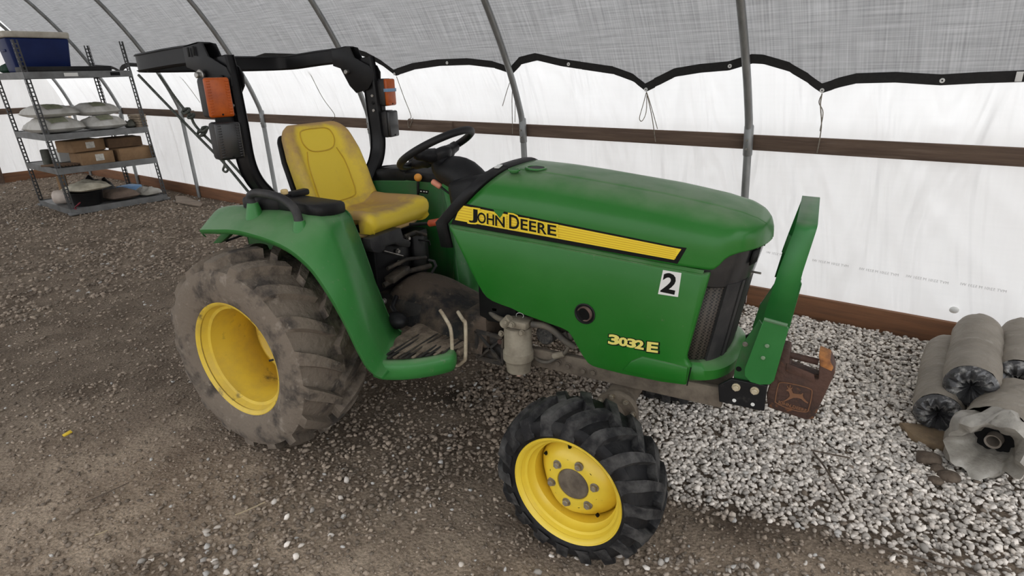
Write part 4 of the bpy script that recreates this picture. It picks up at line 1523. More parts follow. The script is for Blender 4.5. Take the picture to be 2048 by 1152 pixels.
# bosses, grab handle, control console on top
for sgn in (-1, 1):
    def S(p):
        return (p[0], p[1] if sgn < 0 else -p[1], p[2])
    hp = [S(p) for p in ((0.060, -0.575, 1.165), (0.048, -0.575, 1.195), (0.062, -0.575, 1.215), (0.11, -0.575, 1.226), (0.20, -0.577, 1.222), (0.28, -0.580, 1.205), (0.335, -0.585, 1.170), (0.355, -0.59, 1.115))]
    mb = MB(); mb.tube(catmull(hp, 6), 0.0185, 12)
    mb.build('grab_handle', BLK_GREY, T, smooth=60)
    for p in (hp[0], hp[-1]):
        m2 = MB(); m2.lathe([(-0.07, 0.045), (0.0, 0.027), (0.014, 0.023), (0.014, 0.0005)], p, (0, 0.0, 1), 16)
        m2.build('handle_boss', GREEN_F, fr_ if sgn < 0 else fl_, recalc=True)
    # console body: low pad in front, raised cup tray behind
    mb = MB()
    pad = [S(p) for p in ((0.405, -0.358, 1.118), (0.425, -0.44, 1.122), (0.415, -0.525, 1.128), (0.36, -0.545, 1.135), (0.155, -0.530, 1.140), (0.145, -0.365, 1.128))]
    if sgn > 0: pad = pad[::-1]
    mb.prism(pad, (0, 0, 0.056), 0.018)
    con = mb.build('console_pad', BLK, T, smooth=45)
    mb = MB()
    tr = [S(p) for p in ((0.165, -0.365, 1.125), (0.17, -0.53, 1.135), (0.05, -0.545, 1.125), (-0.065, -0.535, 1.115), (-0.11, -0.48, 1.11), (-0.10, -0.39, 1.105), (-0.05, -0.355, 1.105))]
    if sgn > 0: tr = tr[::-1]
    mb.prism(tr, (0, 0, 0.072), 0.016)
    tray = mb.build('cup_tray', BLK, T, smooth=45)
    mb = MB(); c = Vector(S((-0.015, -0.445, 1.180)))
    mb.lathe([(0.004, 0.062), (0.010, 0.056), (0.008, 0.048), (-0.03, 0.044), (-0.03, 0.0005)], c, (0, 0, 1), 32)
    mb.build('cup_holder', BLK_INK, tray, smooth=45, recalc=True)
    mb = MB(); mb.box(S((0.155, -0.40, 1.196)), (0.04, 0.11, 0.03), 0.010); mb.build('tray_step', BLK, tray)
    if sgn < 0:
        c = Vector((0.185, -0.50, 1.205))
        mb = MB(); mb.cyl(c + Vector((0, 0, -0.02)), c + Vector((0, 0, 0.006)), 0.013, 16)
        mb.build('knob_stem', BLK, tray)
        mb = MB(); mb.cyl(c + Vector((0, 0, 0.006)), c + Vector((0, 0, 0.028)), 0.016, 18, 0.004)
        mb.build('lever_knob', mat('cream_knob', (0.75, 0.55, 0.26), 0.5), tray)

# ---- foot platform
PZ = 0.53
for sgn in (-1, 1):
    def S(p):
        return (p[0], p[1] if sgn < 0 else -p[1], p[2])
    edge = [(0.60, -0.30), (0.64, -0.545), (0.70, -0.555), (0.78, -0.52), (0.85, -0.465), (0.905, -0.405), (0.925, -0.36), (0.915, -0.32), (0.90, -0.20), (0.62, -0.20)]
    mb = MB()
    pl = [S((x, y, PZ - 0.018)) for x, y in edge]
    if sgn > 0: pl = pl[::-1]
    mb.prism(pl, (0, 0, 0.018), 0.004)
    plat = mb.build('foot_platform', BLK_DIRT, T, smooth=30)
    # rounded green lip round the outer edge
    lip = catmull([(0.655, -0.575, 0), (0.71, -0.575, 0), (0.79, -0.538, 0), (0.86, -0.48, 0), (0.915, -0.415, 0), (0.938, -0.365, 0), (0.925, -0.325, 0)], 5)
    rows = []
    for i, p in enumerate(lip):
        q = lip[min(i + 1, len(lip) - 1)] - lip[max(i - 1, 0)]
        nn = np.array([-q[1], q[0], 0]); nn /= np.linalg.norm(nn)     # inwards
        f = 1.0
        rows.append([S(tuple(p + nn * a + np.array([0, 0, PZ + z]))) for a, z in ((0.040, 0.004), (0.022, 0.008), (0.006, 0.003), (-0.004, -0.014), (-0.004, -0.050), (0.004, -0.076), (0.022, -0.086))])
    mb = MB(); mb.grid(rows, flip=(sgn < 0)); mb.build('platform_lip', GREEN_F, T, smooth=50, solid=0.005)
    # rubber ribs across the mat
    for k in range(11):
        x = 0.655 + 0.024 * k
        yo = -np.interp(x, [0.64, 0.70, 0.78, 0.85, 0.905, 0.925], [0.535, 0.545, 0.51, 0.455, 0.395, 0.35]) + 0.02
        mb = MB(); m_ = (S((x, (yo - 0.215) / 2, PZ + 0.004)))
        mb.box(m_, (0.012, abs(yo + 0.215), 0.010), 0.003)
        mb.build('mat_rib', BLK_DIRT if k % 3 else SOIL, plat)
# caked soil on the inner half of the mat
mb = MB()
rows = []
for x in np.linspace(0.60, 0.93, 16):
    rows.append([(x, y, PZ + 0.004 + 0.018 * max(0, float(vnoise(x, y, 31, 14.0)) - 0.25) * np.interp(y, [-0.46, -0.36, -0.2], [0, 1, 1.6])) for y in np.linspace(-float(np.interp(x, [0.6, 0.70, 0.78, 0.85, 0.905, 0.93], [0.46, 0.46, 0.43, 0.39, 0.34, 0.30])), -0.18, 14)])
mb.grid(rows); mb.build('caked_soil', SOIL, T, smooth=60)

# ---- transmission tunnel, pedals, floor between the guards
mb = MB()
rows = []
TUN = [(0.40, 0.60, 0.69), (0.46, 0.61, 0.725), (0.54, 0.60, 0.730), (0.62, 0.60, 0.715), (0.70, 0.58, 0.675), (0.78, 0.56, 0.635), (0.88, 0.55, 0.620), (1.02, 0.55, 0.62)]
for x, zb, ztp in TUN:
    h = ztp - 0.50
    w = np.interp(x, [0.3, 0.6, 0.75, 1.0], [0.15, 0.165, 0.20, 0.24])
    rows.append([(x, -w - 0.02, 0.50), (x, -w, 0.50 + h * 0.45), (x, -w * 0.80, 0.50 + h * 0.80), (x, -w * 0.4, 0.50 + h * 0.97), (x, 0, 0.50 + h), (x, w * 0.4, 0.50 + h * 0.97), (x, w * 0.8, 0.50 + h * 0.8), (x, w, 0.50 + h * 0.45), (x, w + 0.02, 0.50)])
rows = [[tuple(p) for p in catmull(r, 3)] for r in rows]
rows = list(map(list, zip(*[[tuple(q) for q in catmull(c, 3)] for c in zip(*rows)])))
mb.grid(rows); mb.build('tunnel_cover', TUNNEL, T, smooth=50, recalc=True)
mb = MB(); mb.sphere((0.545, -0.265, 0.585), 0.055, (1.15, 0.9, 0.75), 3); mb.build('rear_pedal', BLK, T, smooth=60)
mb = MB(); mb.tube([(0.545, -0.25, 0.6), (0.49, -0.22, 0.63), (0.47, -0.16, 0.66)], 0.012, 8); mb.build('pedal_arm', BLK_PAINT, T)
mb = MB(); mb.hexbolt((0.465, -0.245, 0.665), (0.2, -1, 0.2), 0.011, 0.016); mb.build('pedal_bolt', STEEL, T)
mb = MB(); mb.box((0.62, 0.0, 0.505), (0.62, 0.60, 0.03), 0.006); mb.build('floor_pan', SOIL, T)
mb = MB(); mb.box((0.10, 0, 0.52), (1.10, 0.34, 0.26), 0.04); mb.build('transmission_case', BLK_DIRT, T)
mb = MB(); mb.cyl((0, -0.40, RR - 0.018), (0, 0.40, RR - 0.018), 0.085, 24, 0.01); mb.build('rear_axle', BLK_DIRT, T)
# brackets and linkage in the dark under the seat
mb = MB(); mb.box((0.18, 0, 0.80), (0.46, 0.44, 0.24), 0.02); mb.build('seat_deck', BLK_PAINT, T)
for (x, y, z) in ((0.417, -0.06, 0.86), (0.417, -0.06, 0.80), (0.417, 0.03, 0.905)):
    m2 = MB(); m2.hexbolt((x, y, z), (1, 0, 0), 0.010, 0.014); m2.build('deck_bolt', STEEL, T)
# cast bracket with two ears below the cushion
mb = MB()
br = [at(px, py, X=0.45) for px, py in ((740, 478), (802, 455), (808, 476), (823, 484), (820, 495), (806, 494), (790, 488), (772, 493), (770, 500), (762, 506), (748, 505), (742, 496))]
mb.prism(br, (-0.05, 0, 0), 0.006)
mb.build('seat_bracket', BLK_GREY, T, smooth=40)
mb = MB(); mb.tube([at(768, 502, X=0.42), at(806, 512, X=0.44)], 0.004, 8); mb.build('linkage_rod', STEEL, T)
mb = MB(); mb.tube([at(826, 478, X=0.42), at(858, 482, X=0.46), at(860, 490, X=0.46)], 0.005, 8); mb.build('linkage_rod', BLK_PAINT, T)
mb = MB(); mb.tube([at(858, 520, Y=0.0), at(868, 522, Y=0.0), at(872, 532, Y=0.0), at(864, 545, Y=0.0)], 0.007, 8); mb.build('pedal_lever', BLK_GREY, T)

for k, (x0, y0, z0, x1, y1, z1, r_) in enumerate(((0.43, -0.16, 0.80, 0.47, 0.10, 0.79, 0.010), (0.42, -0.19, 0.72, 0.48, 0.12, 0.74, 0.014), (0.44, -0.02, 0.93, 0.45, 0.14, 0.90, 0.009))):
    mb = MB(); mb.tube([(x0, y0, z0), ((x0 + x1) / 2, (y0 + y1) / 2, (z0 + z1) / 2 + 0.02), (x1, y1, z1)], r_, 8); mb.build('cross_shaft', BLK_DIRT, T, smooth=60)
mb = MB(); mb.box((0.425, 0.10, 0.80), (0.02, 0.10, 0.22), 0.006); mb.build('deck_plate', BLK_PAINT, T)
mb = MB(); mb.box((0.44, -0.10, 0.755), (0.06, 0.14, 0.03), 0.006, Matrix.Rotation(0.2, 3, 'X')); mb.build('deck_plate', BLK_DIRT, T)

# ---- seat
prof_c = [(0.350, 0.972), (0.398, 0.978), (0.420, 1.020), (0.380, 1.064), (0.22, 1.052), (0.10, 1.040), (0.035, 1.045), (0.000, 1.10), (-0.030, 1.20), (-0.065, 1.31), (-0.100, 1.41), (-0.125, 1.455), (-0.150, 1.468)]
half_w = [0.170, 0.205, 0.225, 0.245, 0.255, 0.255, 0.250, 0.245, 0.245, 0.242, 0.222, 0.185, 0.140]
bol = [0.000, 0.000, 0.006, 0.022, 0.034, 0.045, 0.055, 0.060, 0.055, 0.045, 0.028, 0.012, 0.0]
PCc = catmull([(a, 0, b) for a, b in prof_c], 4)
tt = np.linspace(0, 1, len(prof_c)); t2 = np.linspace(0, 1, len(PCc))
HW = np.interp(t2, tt, half_w); BO = np.interp(t2, tt, bol)
rows = []; back = []
for i, p in enumerate(PCc):
    tg = PCc[min(i + 1, len(PCc) - 1)] - PCc[max(i - 1, 0)]; tg /= np.linalg.norm(tg)
    nn = np.array([-tg[2], 0, tg[0]])          # towards the sitter
    if nn[2] < 0 and i < len(PCc) * 0.2: pass
    nn = -nn if np.dot(nn, np.array([0.5, 0, 1.0])) < 0 else nn
    r = []; bk = []
    for v in np.linspace(-1, 1, 25):
        y = HW[i] * math.copysign(1 - (1 - abs(v)) ** 1.25, v)
        a = abs(v)
        lift = BO[i] * (max(0, (a - 0.45) / 0.40) if a < 0.85 else max(0, 1 - ((a - 0.85) / 0.15) ** 2 * 0.75))
        lift = BO[i] * (0.5 - 0.5 * math.cos(math.pi * min(1, max(0, (a - 0.42) / 0.38)))) - (BO[i] * 0.9 + 0.012) * max(0, (a - 0.86) / 0.14) ** 2
        r.append(p + np.array([0, y, 0]) + nn * lift)
        if i < 13:
            w_ = max(0.0, 1 - i / 13)
            bk.append(p + np.array([-0.035 * (1 - w_) - 0.02 * w_, y * 0.95, (0.975 - p[2]) * 0.9]))
        else:
            bk.append(p + np.array([0, y * 0.965, 0]) - nn * (0.045 - 0.03 * max(0, (a - 0.8) / 0.2)))
    rows.append(r); back.append(bk)
mb = MB()
m_ = len(rows); n_ = 25
mb.grid([r + b[::-1] for r, b in zip(rows, back)], closed_v=True)
mb.f.append([k for k in range(50)]); mb.f.append([(m_ - 1) * 50 + k for k in range(50)][::-1]); mb.mi += [0, 0]
# grimy front of the cushion and shoulders, cleaner yellow in the hollow
o = mb.build('seat', None, T, smooth=70, recalc=True, mats=[SEAT_YEL, SEAT_DIRT])
mi = np.zeros(len(o.data.polygons), dtype=np.int32)
SEATM = mat('seat_mix', (0.70, 0.46, 0.03), 0.55)
nt = SEATM.node_tree; N = nt.nodes; Lk = nt.links
at_ = N.new('ShaderNodeAttribute'); at_.attribute_name = 'grime'
nz = N.new('ShaderNodeTexNoise'); nz.inputs['Scale'].default_value = 7; nz.inputs['Detail'].default_value = 7; nz.inputs['Roughness'].default_value = 0.65
tc_ = N.new('ShaderNodeTexCoord'); Lk.new(tc_.outputs['Object'], nz.inputs['Vector'])
ad = N.new('ShaderNodeMath'); ad.operation = 'MULTIPLY_ADD'; ad.inputs[1].default_value = 1.0; ad.inputs[2].default_value = -0.5
Lk.new(nz.outputs['Fac'], ad.inputs[0])
a2 = N.new('ShaderNodeMath'); a2.operation = 'MULTIPLY_ADD'; a2.inputs[1].default_value = 1.6
Lk.new(ad.outputs[0], a2.inputs[0]); Lk.new(at_.outputs['Fac'], a2.inputs[2])
rp_ = N.new('ShaderNodeValToRGB')
rp_.color_ramp.elements[0].position = 0.2; rp_.color_ramp.elements[0].color = (0.82, 0.61, 0.045, 1)
rp_.color_ramp.elements[1].position = 0.80; rp_.color_ramp.elements[1].color = (0.47, 0.295, 0.105, 1)
Lk.new(a2.outputs[0], rp_.inputs['Fac']); Lk.new(rp_.outputs[0], N['Principled BSDF'].inputs['Base Color'])
o.data.materials.clear(); o.data.materials.append(SEATM)
o.data.polygons.foreach_set('material_index', mi)
gr = o.data.attributes.new('grime', 'FLOAT', 'POINT')
val = []
for i in range(m_):
    t = i / (m_ - 1)
    for k in range(50):
        a = abs(-1 + 2 * (k if k < 25 else 49 - k) / 24)
        if t < 0.21: g = 0.0
        elif t < 0.27: g = 0.0 + 0.8 * (t - 0.21) / 0.06
        elif t < 0.48: g = 0.8
        elif t < 0.56: g = 0.45
        else:
            g = 0.05 + 0.85 * max(0, min(1, (a - 0.46) / 0.25)) * (0.25 + 0.75 * (t - 0.5) * 2) + 0.8 * max(0, (t - 0.86) / 0.1)
        val.append(g)
gr.data.foreach_set('value', np.array(val, dtype=np.float32))
seat = o


def seat_pt(t, v, out=0.002):
    """point on the cushion: t 0..1 from the front edge to the top, v -1..1 across"""
    f = t * (m_ - 1); i = int(min(f, m_ - 2)); w = f - i
    g = (v + 1) / 2 * 24; k = int(min(g, 23)); u = g - k
    R_ = lambda a, b: np.array(rows[a][b])
    p = (R_(i, k) * (1 - u) + R_(i, k + 1) * u) * (1 - w) + (R_(i + 1, k) * (1 - u) + R_(i + 1, k + 1) * u) * w
    return p + np.array([0.8, 0, 0.6]) * out


PIP = mat('seat_piping', (0.60, 0.40, 0.04), 0.6)
pill = [seat_pt(t, v) for t, v in ((0.80, -0.40), (0.84, -0.42), (0.875, -0.34), (0.885, 0.0), (0.875, 0.34), (0.84, 0.42), (0.80, 0.40), (0.772, 0.26), (0.765, 0.0), (0.772, -0.26))]
mb = MB(); mb.tube(catmull(pill, 5, closed=True), 0.0032, 6, closed=True); mb.build('headrest_seam', PIP, seat, smooth=60)
bs = [seat_pt(t, v) for t, v in ((0.77, -0.36), (0.72, -0.44), (0.65, -0.46), (0.585, -0.45), (0.56, -0.34), (0.553, 0.0), (0.56, 0.34), (0.585, 0.45), (0.65, 0.46), (0.72, 0.44), (0.77, 0.36))]
mb = MB(); mb.tube(catmull(bs, 5), 0.003, 6); mb.build('back_seam', PIP, seat, smooth=60)
# pale underside edge and black pan and shell
und = []
for i in range(0, int(m_ * 0.42)):
    pass
mb = MB()
pan = [(0.36, -0.15), (0.365, 0.15), (0.32, 0.225), (0.10, 0.24), (-0.02, 0.21), (-0.02, -0.21), (0.10, -0.24), (0.32, -0.225)]
mb.prism([(x, y, 0.935) for x, y in pan], (0, 0, 0.030), 0.010)
mb.build('seat_pan', BLK, T, smooth=45)
mb = MB()
rim_ = [(0.402, -0.16, 0.988), (0.402, 0.16, 0.988), (0.345, 0.232, 0.990), (0.10, 0.245, 0.990), (0.345, 0.232, 0.990)]
rr_ = catmull([(0.10, -0.238, 0.978), (0.28, -0.236, 0.974), (0.340, -0.205, 0.970), (0.376, -0.12, 0.968), (0.382, 0.0, 0.968), (0.376, 0.12, 0.968), (0.340, 0.205, 0.970), (0.28, 0.236, 0.974), (0.10, 0.238, 0.978)], 4)
mb.tube(rr_, 0.014, 8); mb.build('seat_edge', mat('pale_seat_edge', (0.60, 0.40, 0.16), 0.7), T, smooth=60)
sh = []
for i in range(int(m_ * 0.54), m_):
    p = PCc[i]
    tg = PCc[min(i + 1, m_ - 1)] - PCc[i - 1]; tg /= np.linalg.norm(tg); nn = np.array([-tg[2], 0, tg[0]]); nn = -nn if nn[0] < 0 else nn
    sh.append([p - nn * (0.050 + 0.02 * (1 - abs(v))) + np.array([0, (HW[i] * 0.99) * v, 0]) for v in np.linspace(-1, 1, 13)])
mb = MB(); mb.grid(sh); mb.build('seat_shell', BLK, T, smooth=50, solid=0.012, recalc=False)

# ---- roll bar: posts, hinge plates, folded hoop
RX, RW = -0.10, 0.457


def bar(pts, w, d, name, material, parent=None, up=(0, 1, 0), bev=0.008):
    """rectangular tube along pts: w along 'up' direction, d the other way"""
    P = [Vector(p) for p in pts]
    U_ = Vector(up)
    rows = []
    for i, p in enumerate(P):
        t = (P[min(i + 1, len(P) - 1)] - P[max(i - 1, 0)]).normalized()
        a = (U_ - t * U_.dot(t)).normalized(); b = t.cross(a)
        cs = []
        for sx, sy in ((-1, -1), (1, -1), (1, 1), (-1, 1)):
            # chamfered corners
            for e in ((1, 0), (0, 1)) if sx * sy > 0 else ((0, 1), (1, 0)):
                cs.append(p + a * (sx * (w / 2 - bev * e[0])) + b * (sy * (d / 2 - bev * e[1])))
        rows.append(cs)
    mb = MB(); mb.grid(rows, closed_v=True)
    n = 8
    mb.f.append(list(range(n))[::-1]); mb.f.append([(len(P) - 1) * n + k for k in range(n)]); mb.mi += [0, 0]
    return mb.build(name, material, parent or T, smooth=30, recalc=True)


for sgn in (-1, 1):
    path = catmull([(-0.115, sgn * RW, 1.79), (-0.105, sgn * RW, 1.70), (-0.095, sgn * RW, 1.5), (-0.09, sgn * RW, 1.34), (-0.088, sgn * (RW - 0.03), 1.24), (-0.086, sgn * (RW - 0.10), 1.15), (-0.085, sgn * 0.32, 1.10), (-0.085, sgn * 0.29, 1.0), (-0.085, sgn * 0.27, 0.7)], 5)
    post = bar(path, 0.05, 0.085, 'roll_bar_post', BLK_PAINT)
    for ysd in (-0.032, 0.032):
        y = sgn * RW + ysd
        pl = [(-0.345, y, 1.838), (-0.24, y, 1.852), (-0.205, y, 1.845), (-0.18, y, 1.79), (-0.075, y, 1.745), (-0.055, y, 1.71), (-0.06, y, 1.665), (-0.10, y, 1.62), (-0.19, y, 1.60), (-0.235, y, 1.64), (-0.29, y, 1.735), (-0.345, y, 1.75)]
        mb = MB(); mb.prism(pl, (0, 0.008, 0), 0.002)
        pp = mb.build('hinge_plate', BLK_PAINT, T, smooth=30)
        if ysd * sgn > 0:
            for (x, z) in ((-0.30, 1.812), (-0.262, 1.816)):
                m2 = MB(); m2.box((x, y + sgn * 0.006, z), (0.012, 0.004, 0.04), 0.001); m2.build('plate_slot', BLK_INK, pp)
            m2 = MB(); m2.cyl((-0.105, y + sgn * 0.006, 1.70), (-0.105, y + sgn * 0.009, 1.70), 0.013, 16); m2.build('pin_hole', BLK_INK, pp)
    mb = MB()
    mb.cyl((-0.235, sgn * (RW - 0.055), 1.715), (-0.235, sgn * (RW + 0.07), 1.715), 0.013, 14, 0.003)
    mb.cyl((-0.235, sgn * (RW + 0.042), 1.715), (-0.235, sgn * (RW + 0.052), 1.715), 0.024, 14, 0.003)
    mb.build('hinge_pin', STEEL, T)
# top web of the hinge
    mb = MB(); mb.box((-0.285, sgn * RW, 1.842), (0.11, 0.064, 0.008), 0.002, Matrix.Rotation(-0.12, 3, 'Y')); mb.build('hinge_cap', BLK_PAINT, T)
hoop = catmull([(-0.27, -RW, 1.805), (-0.45, -RW, 1.798), (-0.68, -RW, 1.782), (-0.765, -RW + 0.02, 1.778), (-0.80, -RW + 0.10, 1.776), (-0.805, -0.2, 1.775), (-0.805, 0.2, 1.775), (-0.80, RW - 0.10, 1.776), (-0.765, RW - 0.02, 1.778), (-0.68, RW, 1.782), (-0.45, RW, 1.798), (-0.27, RW, 1.805)], 6)
bar(hoop, 0.082, 0.052, 'roll_hoop', BLK_PAINT, up=(0, 0, 1))
# bolts with holes on the front of the far post
for sgn in (-1, 1):
    for z, mt in ((1.585, STEEL), (1.545, BLK_INK), (1.505, STEEL)):
        mb = MB(); y = sgn * RW - 0.024
        mb.cyl((-0.075, sgn * RW - 0.026, z), (-0.075, sgn * RW - 0.034, z), 0.009, 12, 0.002)
        mb.build('post_bolt', mt, T)

# lamps on the posts: amber flasher above, dark lamp below
def lamp_box(y, z, w, h, name, lens, x=-0.045, ribs=True, tape=False, sgn=-1, rot=0.0):
    e = MB()
    e.box((0, 0, 0), (0.075, w, h), 0.016)
    R_ = Matrix.Rotation(0.0, 3, 'Z')
    body = e.build(name, BLK_GREY, T, smooth=45)
    body.location = (x, y, z)
    body.rotation_euler = (0, 0.0, rot)
    m2 = MB(); m2.box((0.040, 0, 0), (0.022, w * 0.98, h * 0.98), 0.010, segs=3)
    ln = m2.build('lens', lens, body, smooth=45)
    if ribs:
        for k in range(13):
            zz = (k - 6) * h * 0.068
            for yy in (-w * 0.36, w * 0.36):
                r = MB(); r.box((0.052, yy, zz), (0.004, w * 0.14, h * 0.03), 0.001)
                r.build('lens_rib', lens, body)
    m2 = MB(); m2.cyl((0.050, 0, -h * 0.42), (0.054, 0, -h * 0.42), 0.004, 8); m2.build('lens_screw', BLK_INK, body)
    if tape:
        m2 = MB(); m2.box((0.041, 0, 0.012), (0.026, w * 1.0, 0.018), 0.002); m2.build('tape', mat('blue_tape', (0.20, 0.32, 0.48), 0.6), body)
    return body


LENS_D = mat('black_lamp_lens', (0.012, 0.012, 0.013), 0.3, coat=0.2)
lamp_box(-0.560, 1.622, 0.108, 0.165, 'amber_lamp', AMBER, x=-0.085, rot=-0.25)
lamp_box(-0.560, 1.442, 0.108, 0.160, 'rear_work_lamp', LENS_D, x=-0.065, rot=-0.25)
lamp_box(0.520, 1.600, 0.095, 0.150, 'amber_lamp', AMBER, x=-0.065, tape=True, rot=0.12, ribs=False)
lamp_box(0.520, 1.425, 0.100, 0.150, 'rear_work_lamp', LENS_D, x=-0.065, rot=0.12, ribs=False)
for sgn in (-1, 1):
    mb = MB(); mb.box((-0.105, sgn * 0.515, 1.50), (0.006, 0.10, 0.28), 0.002); mb.build('lamp_bracket', BLK_GREY, T)

# ---- steering
SWC = Vector((0.655, 0.0, 1.368)); al = math.radians(62)
SA = Vector((-math.cos(al), 0, math.sin(al)))
mb = MB()
ex = Vector((math.sin(al), 0, math.cos(al))); ey = Vector((0, 1, 0))
SR_ = 0.182
mb.tube([SWC + ex * (SR_ * math.cos(t)) + ey * (SR_ * math.sin(t)) for t in np.linspace(0, 2 * math.pi, 49)[:-1]], 0.0170, 10, closed=True)
sw_ = mb.build('steering_wheel', BLK, T, smooth=60)
for an in (math.pi * 0.5, -math.pi * 0.5, math.pi):
    pts = [SWC + (ex * math.cos(an) + ey * math.sin(an)) * r + SA * h for r, h in ((0.03, -0.030), (0.09, -0.024), (0.15, -0.008), (0.182, 0.0))]
    m2 = MB(); m2.tube(catmull(pts, 4), [0.032] * 5 + [0.026] * 4 + [0.015] * 4, 8); m2.build('spoke', BLK, sw_, smooth=60)
m2 = MB(); m2.lathe([(-0.06, 0.045), (-0.04, 0.060), (-0.02, 0.064), (-0.005, 0.052), (0.0, 0.0005)], SWC + SA * -0.005, SA, 28); m2.build('wheel_hub', BLK, sw_, smooth=50, recalc=True)
# column shroud
p0 = SWC - SA * 0.05
mb = MB(); pts = [p0, p0 - SA * 0.05, Vector((0.80, 0, 1.245)), Vector((0.88, 0, 1.15)), Vector((0.96, 0, 1.02))]
mb.tube(catmull(pts, 4), list(np.interp(np.arange(17), [0, 4, 8, 12, 16], [0.045, 0.065, 0.085, 0.10, 0.11])), 18); mb.build('steering_column', BLK, T, smooth=60)


mb = MB(); mb.prism([(0.775, -0.12, 1.235), (0.80, -0.12, 1.06), (0.84, -0.12, 0.93), (1.0, -0.12, 0.93), (1.02, -0.12, 1.26), (0.90, -0.12, 1.27)], (0, 0.24, 0), 0.03); mb.build('column_cover', BLK, T, smooth=45)


def lever(name, path, r, grip, gr, gmat, smat=BLK_PAINT):
    mb = MB(); mb.tube(path, r, 8); o = mb.build(name, smat, T, smooth=60)
    m2 = MB(); m2.tube(grip, gr, 12); m2.build('grip', gmat, o, smooth=60)
    return o


a = at(836, 387, Y=0.33); b = at(836, 362, Y=0.335); c = at(836, 355, Y=0.335)
mb = MB(); mb.tube([at(832, 412, Y=0.33), a, b], 0.007, 8); lo = mb.build('range_lever', BLK_PAINT, T)
mb = MB(); mb.sphere(c, 0.022, (1, 1, 1), 3); mb.build('ball_knob', ORANGE, lo, smooth=60)
mb = MB(); q = [at(px, py, Y=0.318) for px, py in ((838, 378), (858, 381), (856, 388), (836, 385))]; mb.prism(q, (0, -0.002, 0)); lbl = mb.build('lever_label', BLK_INK, T, smooth=0)
for pxx in (842, 848, 853):
    m2 = MB(); m2.box(at(pxx, 382.6 + (pxx - 842) * 0.1, Y=0.3145), (0.010, 0.001, 0.006)); m2.build('label_mark', WHITE_S, lbl)
g0 = at(864, 362, Y=-0.06); g1 = at(882, 374, Y=-0.05); g2 = at(905, 392, Y=-0.04)
lever('throttle_lever', [g1, g2], 0.005, [g0 + (g1 - g0) * t for t in (0, 0.1, 0.9, 1)], [0.010, 0.014, 0.014, 0.010], PINK)
g0 = at(887, 442, Y=-0.10); g1 = at(858, 447, Y=-0.10); g2 = at(820, 449, Y=-0.10)
lever('hitch_lever', [g1, g2], 0.008, [g0 + (g1 - g0) * t for t in (0, 0.05, 0.95, 1)], [0.012, 0.0165, 0.0165, 0.012], RED_OR)
g0 = at(883, 467, Y=-0.10); g1 = at(896, 466, Y=-0.10)
mb = MB(); mb.cyl(g0, g1, 0.013, 14, 0.003); mb.build('red_knob', RED_OR, T)

# ---- cream step bar beside the platform
pts = [at(880, 620, Y=-0.30), at(889, 634, Y=-0.31), at(901, 657, Y=-0.33), at(904, 690, Y=-0.33), at(904, 715, Y=-0.32), at(906, 728, Y=-0.315), at(915, 731, Y=-0.30), at(926, 723, Y=-0.30), at(931, 712, Y=-0.30), at(931, 650, Y=-0.30), at(926, 640, Y=-0.29), at(916, 624, Y=-0.25)]
mb = MB(); mb.tube(catmull(pts, 4), 0.0085, 10); mb.build('step_bar', CREAM, T, smooth=60)

# ---- underside: bracket, fuel filter, hoses, frame, axle
mb = MB()
fx, fy = 1.20, -0.245
mb.lathe([(0.455, 0.0005), (0.462, 0.052), (0.50, 0.056), (0.512, 0.060), (0.520, 0.067), (0.555, 0.067), (0.562, 0.061), (0.66, 0.060), (0.668, 0.055), (0.672, 0.0005)], (fx, fy, 0), (0, 0, 1), 32)
fil = mb.build('fuel_filter', FILTER, T, smooth=40, recalc=True)
mb = MB(); mb.box((fx, fy, 0.690), (0.12, 0.08, 0.035), 0.008); mb.build('filter_head', FILTER, fil)
for (x, y, z) in ((-0.03, -0.045, 0.70), (0.0, -0.05, 0.695), (0.045, -0.045, 0.665), (-0.07, -0.02, 0.63)):
    m2 = MB(); m2.hexbolt((fx + x, fy + y, z), (0, -1, 0.2), 0.010, 0.014); m2.build('filter_fitting', FILTER, fil)
mb = MB(); mb.cyl((fx - 0.055, fy - 0.03, 0.675), (fx - 0.02, fy - 0.03, 0.715), 0.02, 14, 0.003); mb.build('filter_valve', FILTER, fil)
mb = MB(); mb.cyl((fx, fy, 0.43), (fx, fy, 0.458), 0.010, 10, 0.002); mb.build('drain_plug', mat('pinkish_plastic', (0.55, 0.38, 0.3), 0.6), fil)
HOSE = mat('dusty_hose', (0.075, 0.068, 0.06), 0.7, var=(0.14, 0.12, 0.09), vscale=12)


def hose(px, r, ys, material=HOSE):
    pts = [at(a, b, Y=y) for (a, b), y in zip(px, ys)]
    mb = MB(); mb.tube(catmull(pts, 5), r, 10)
    return mb.build('hose', material, T, smooth=60)


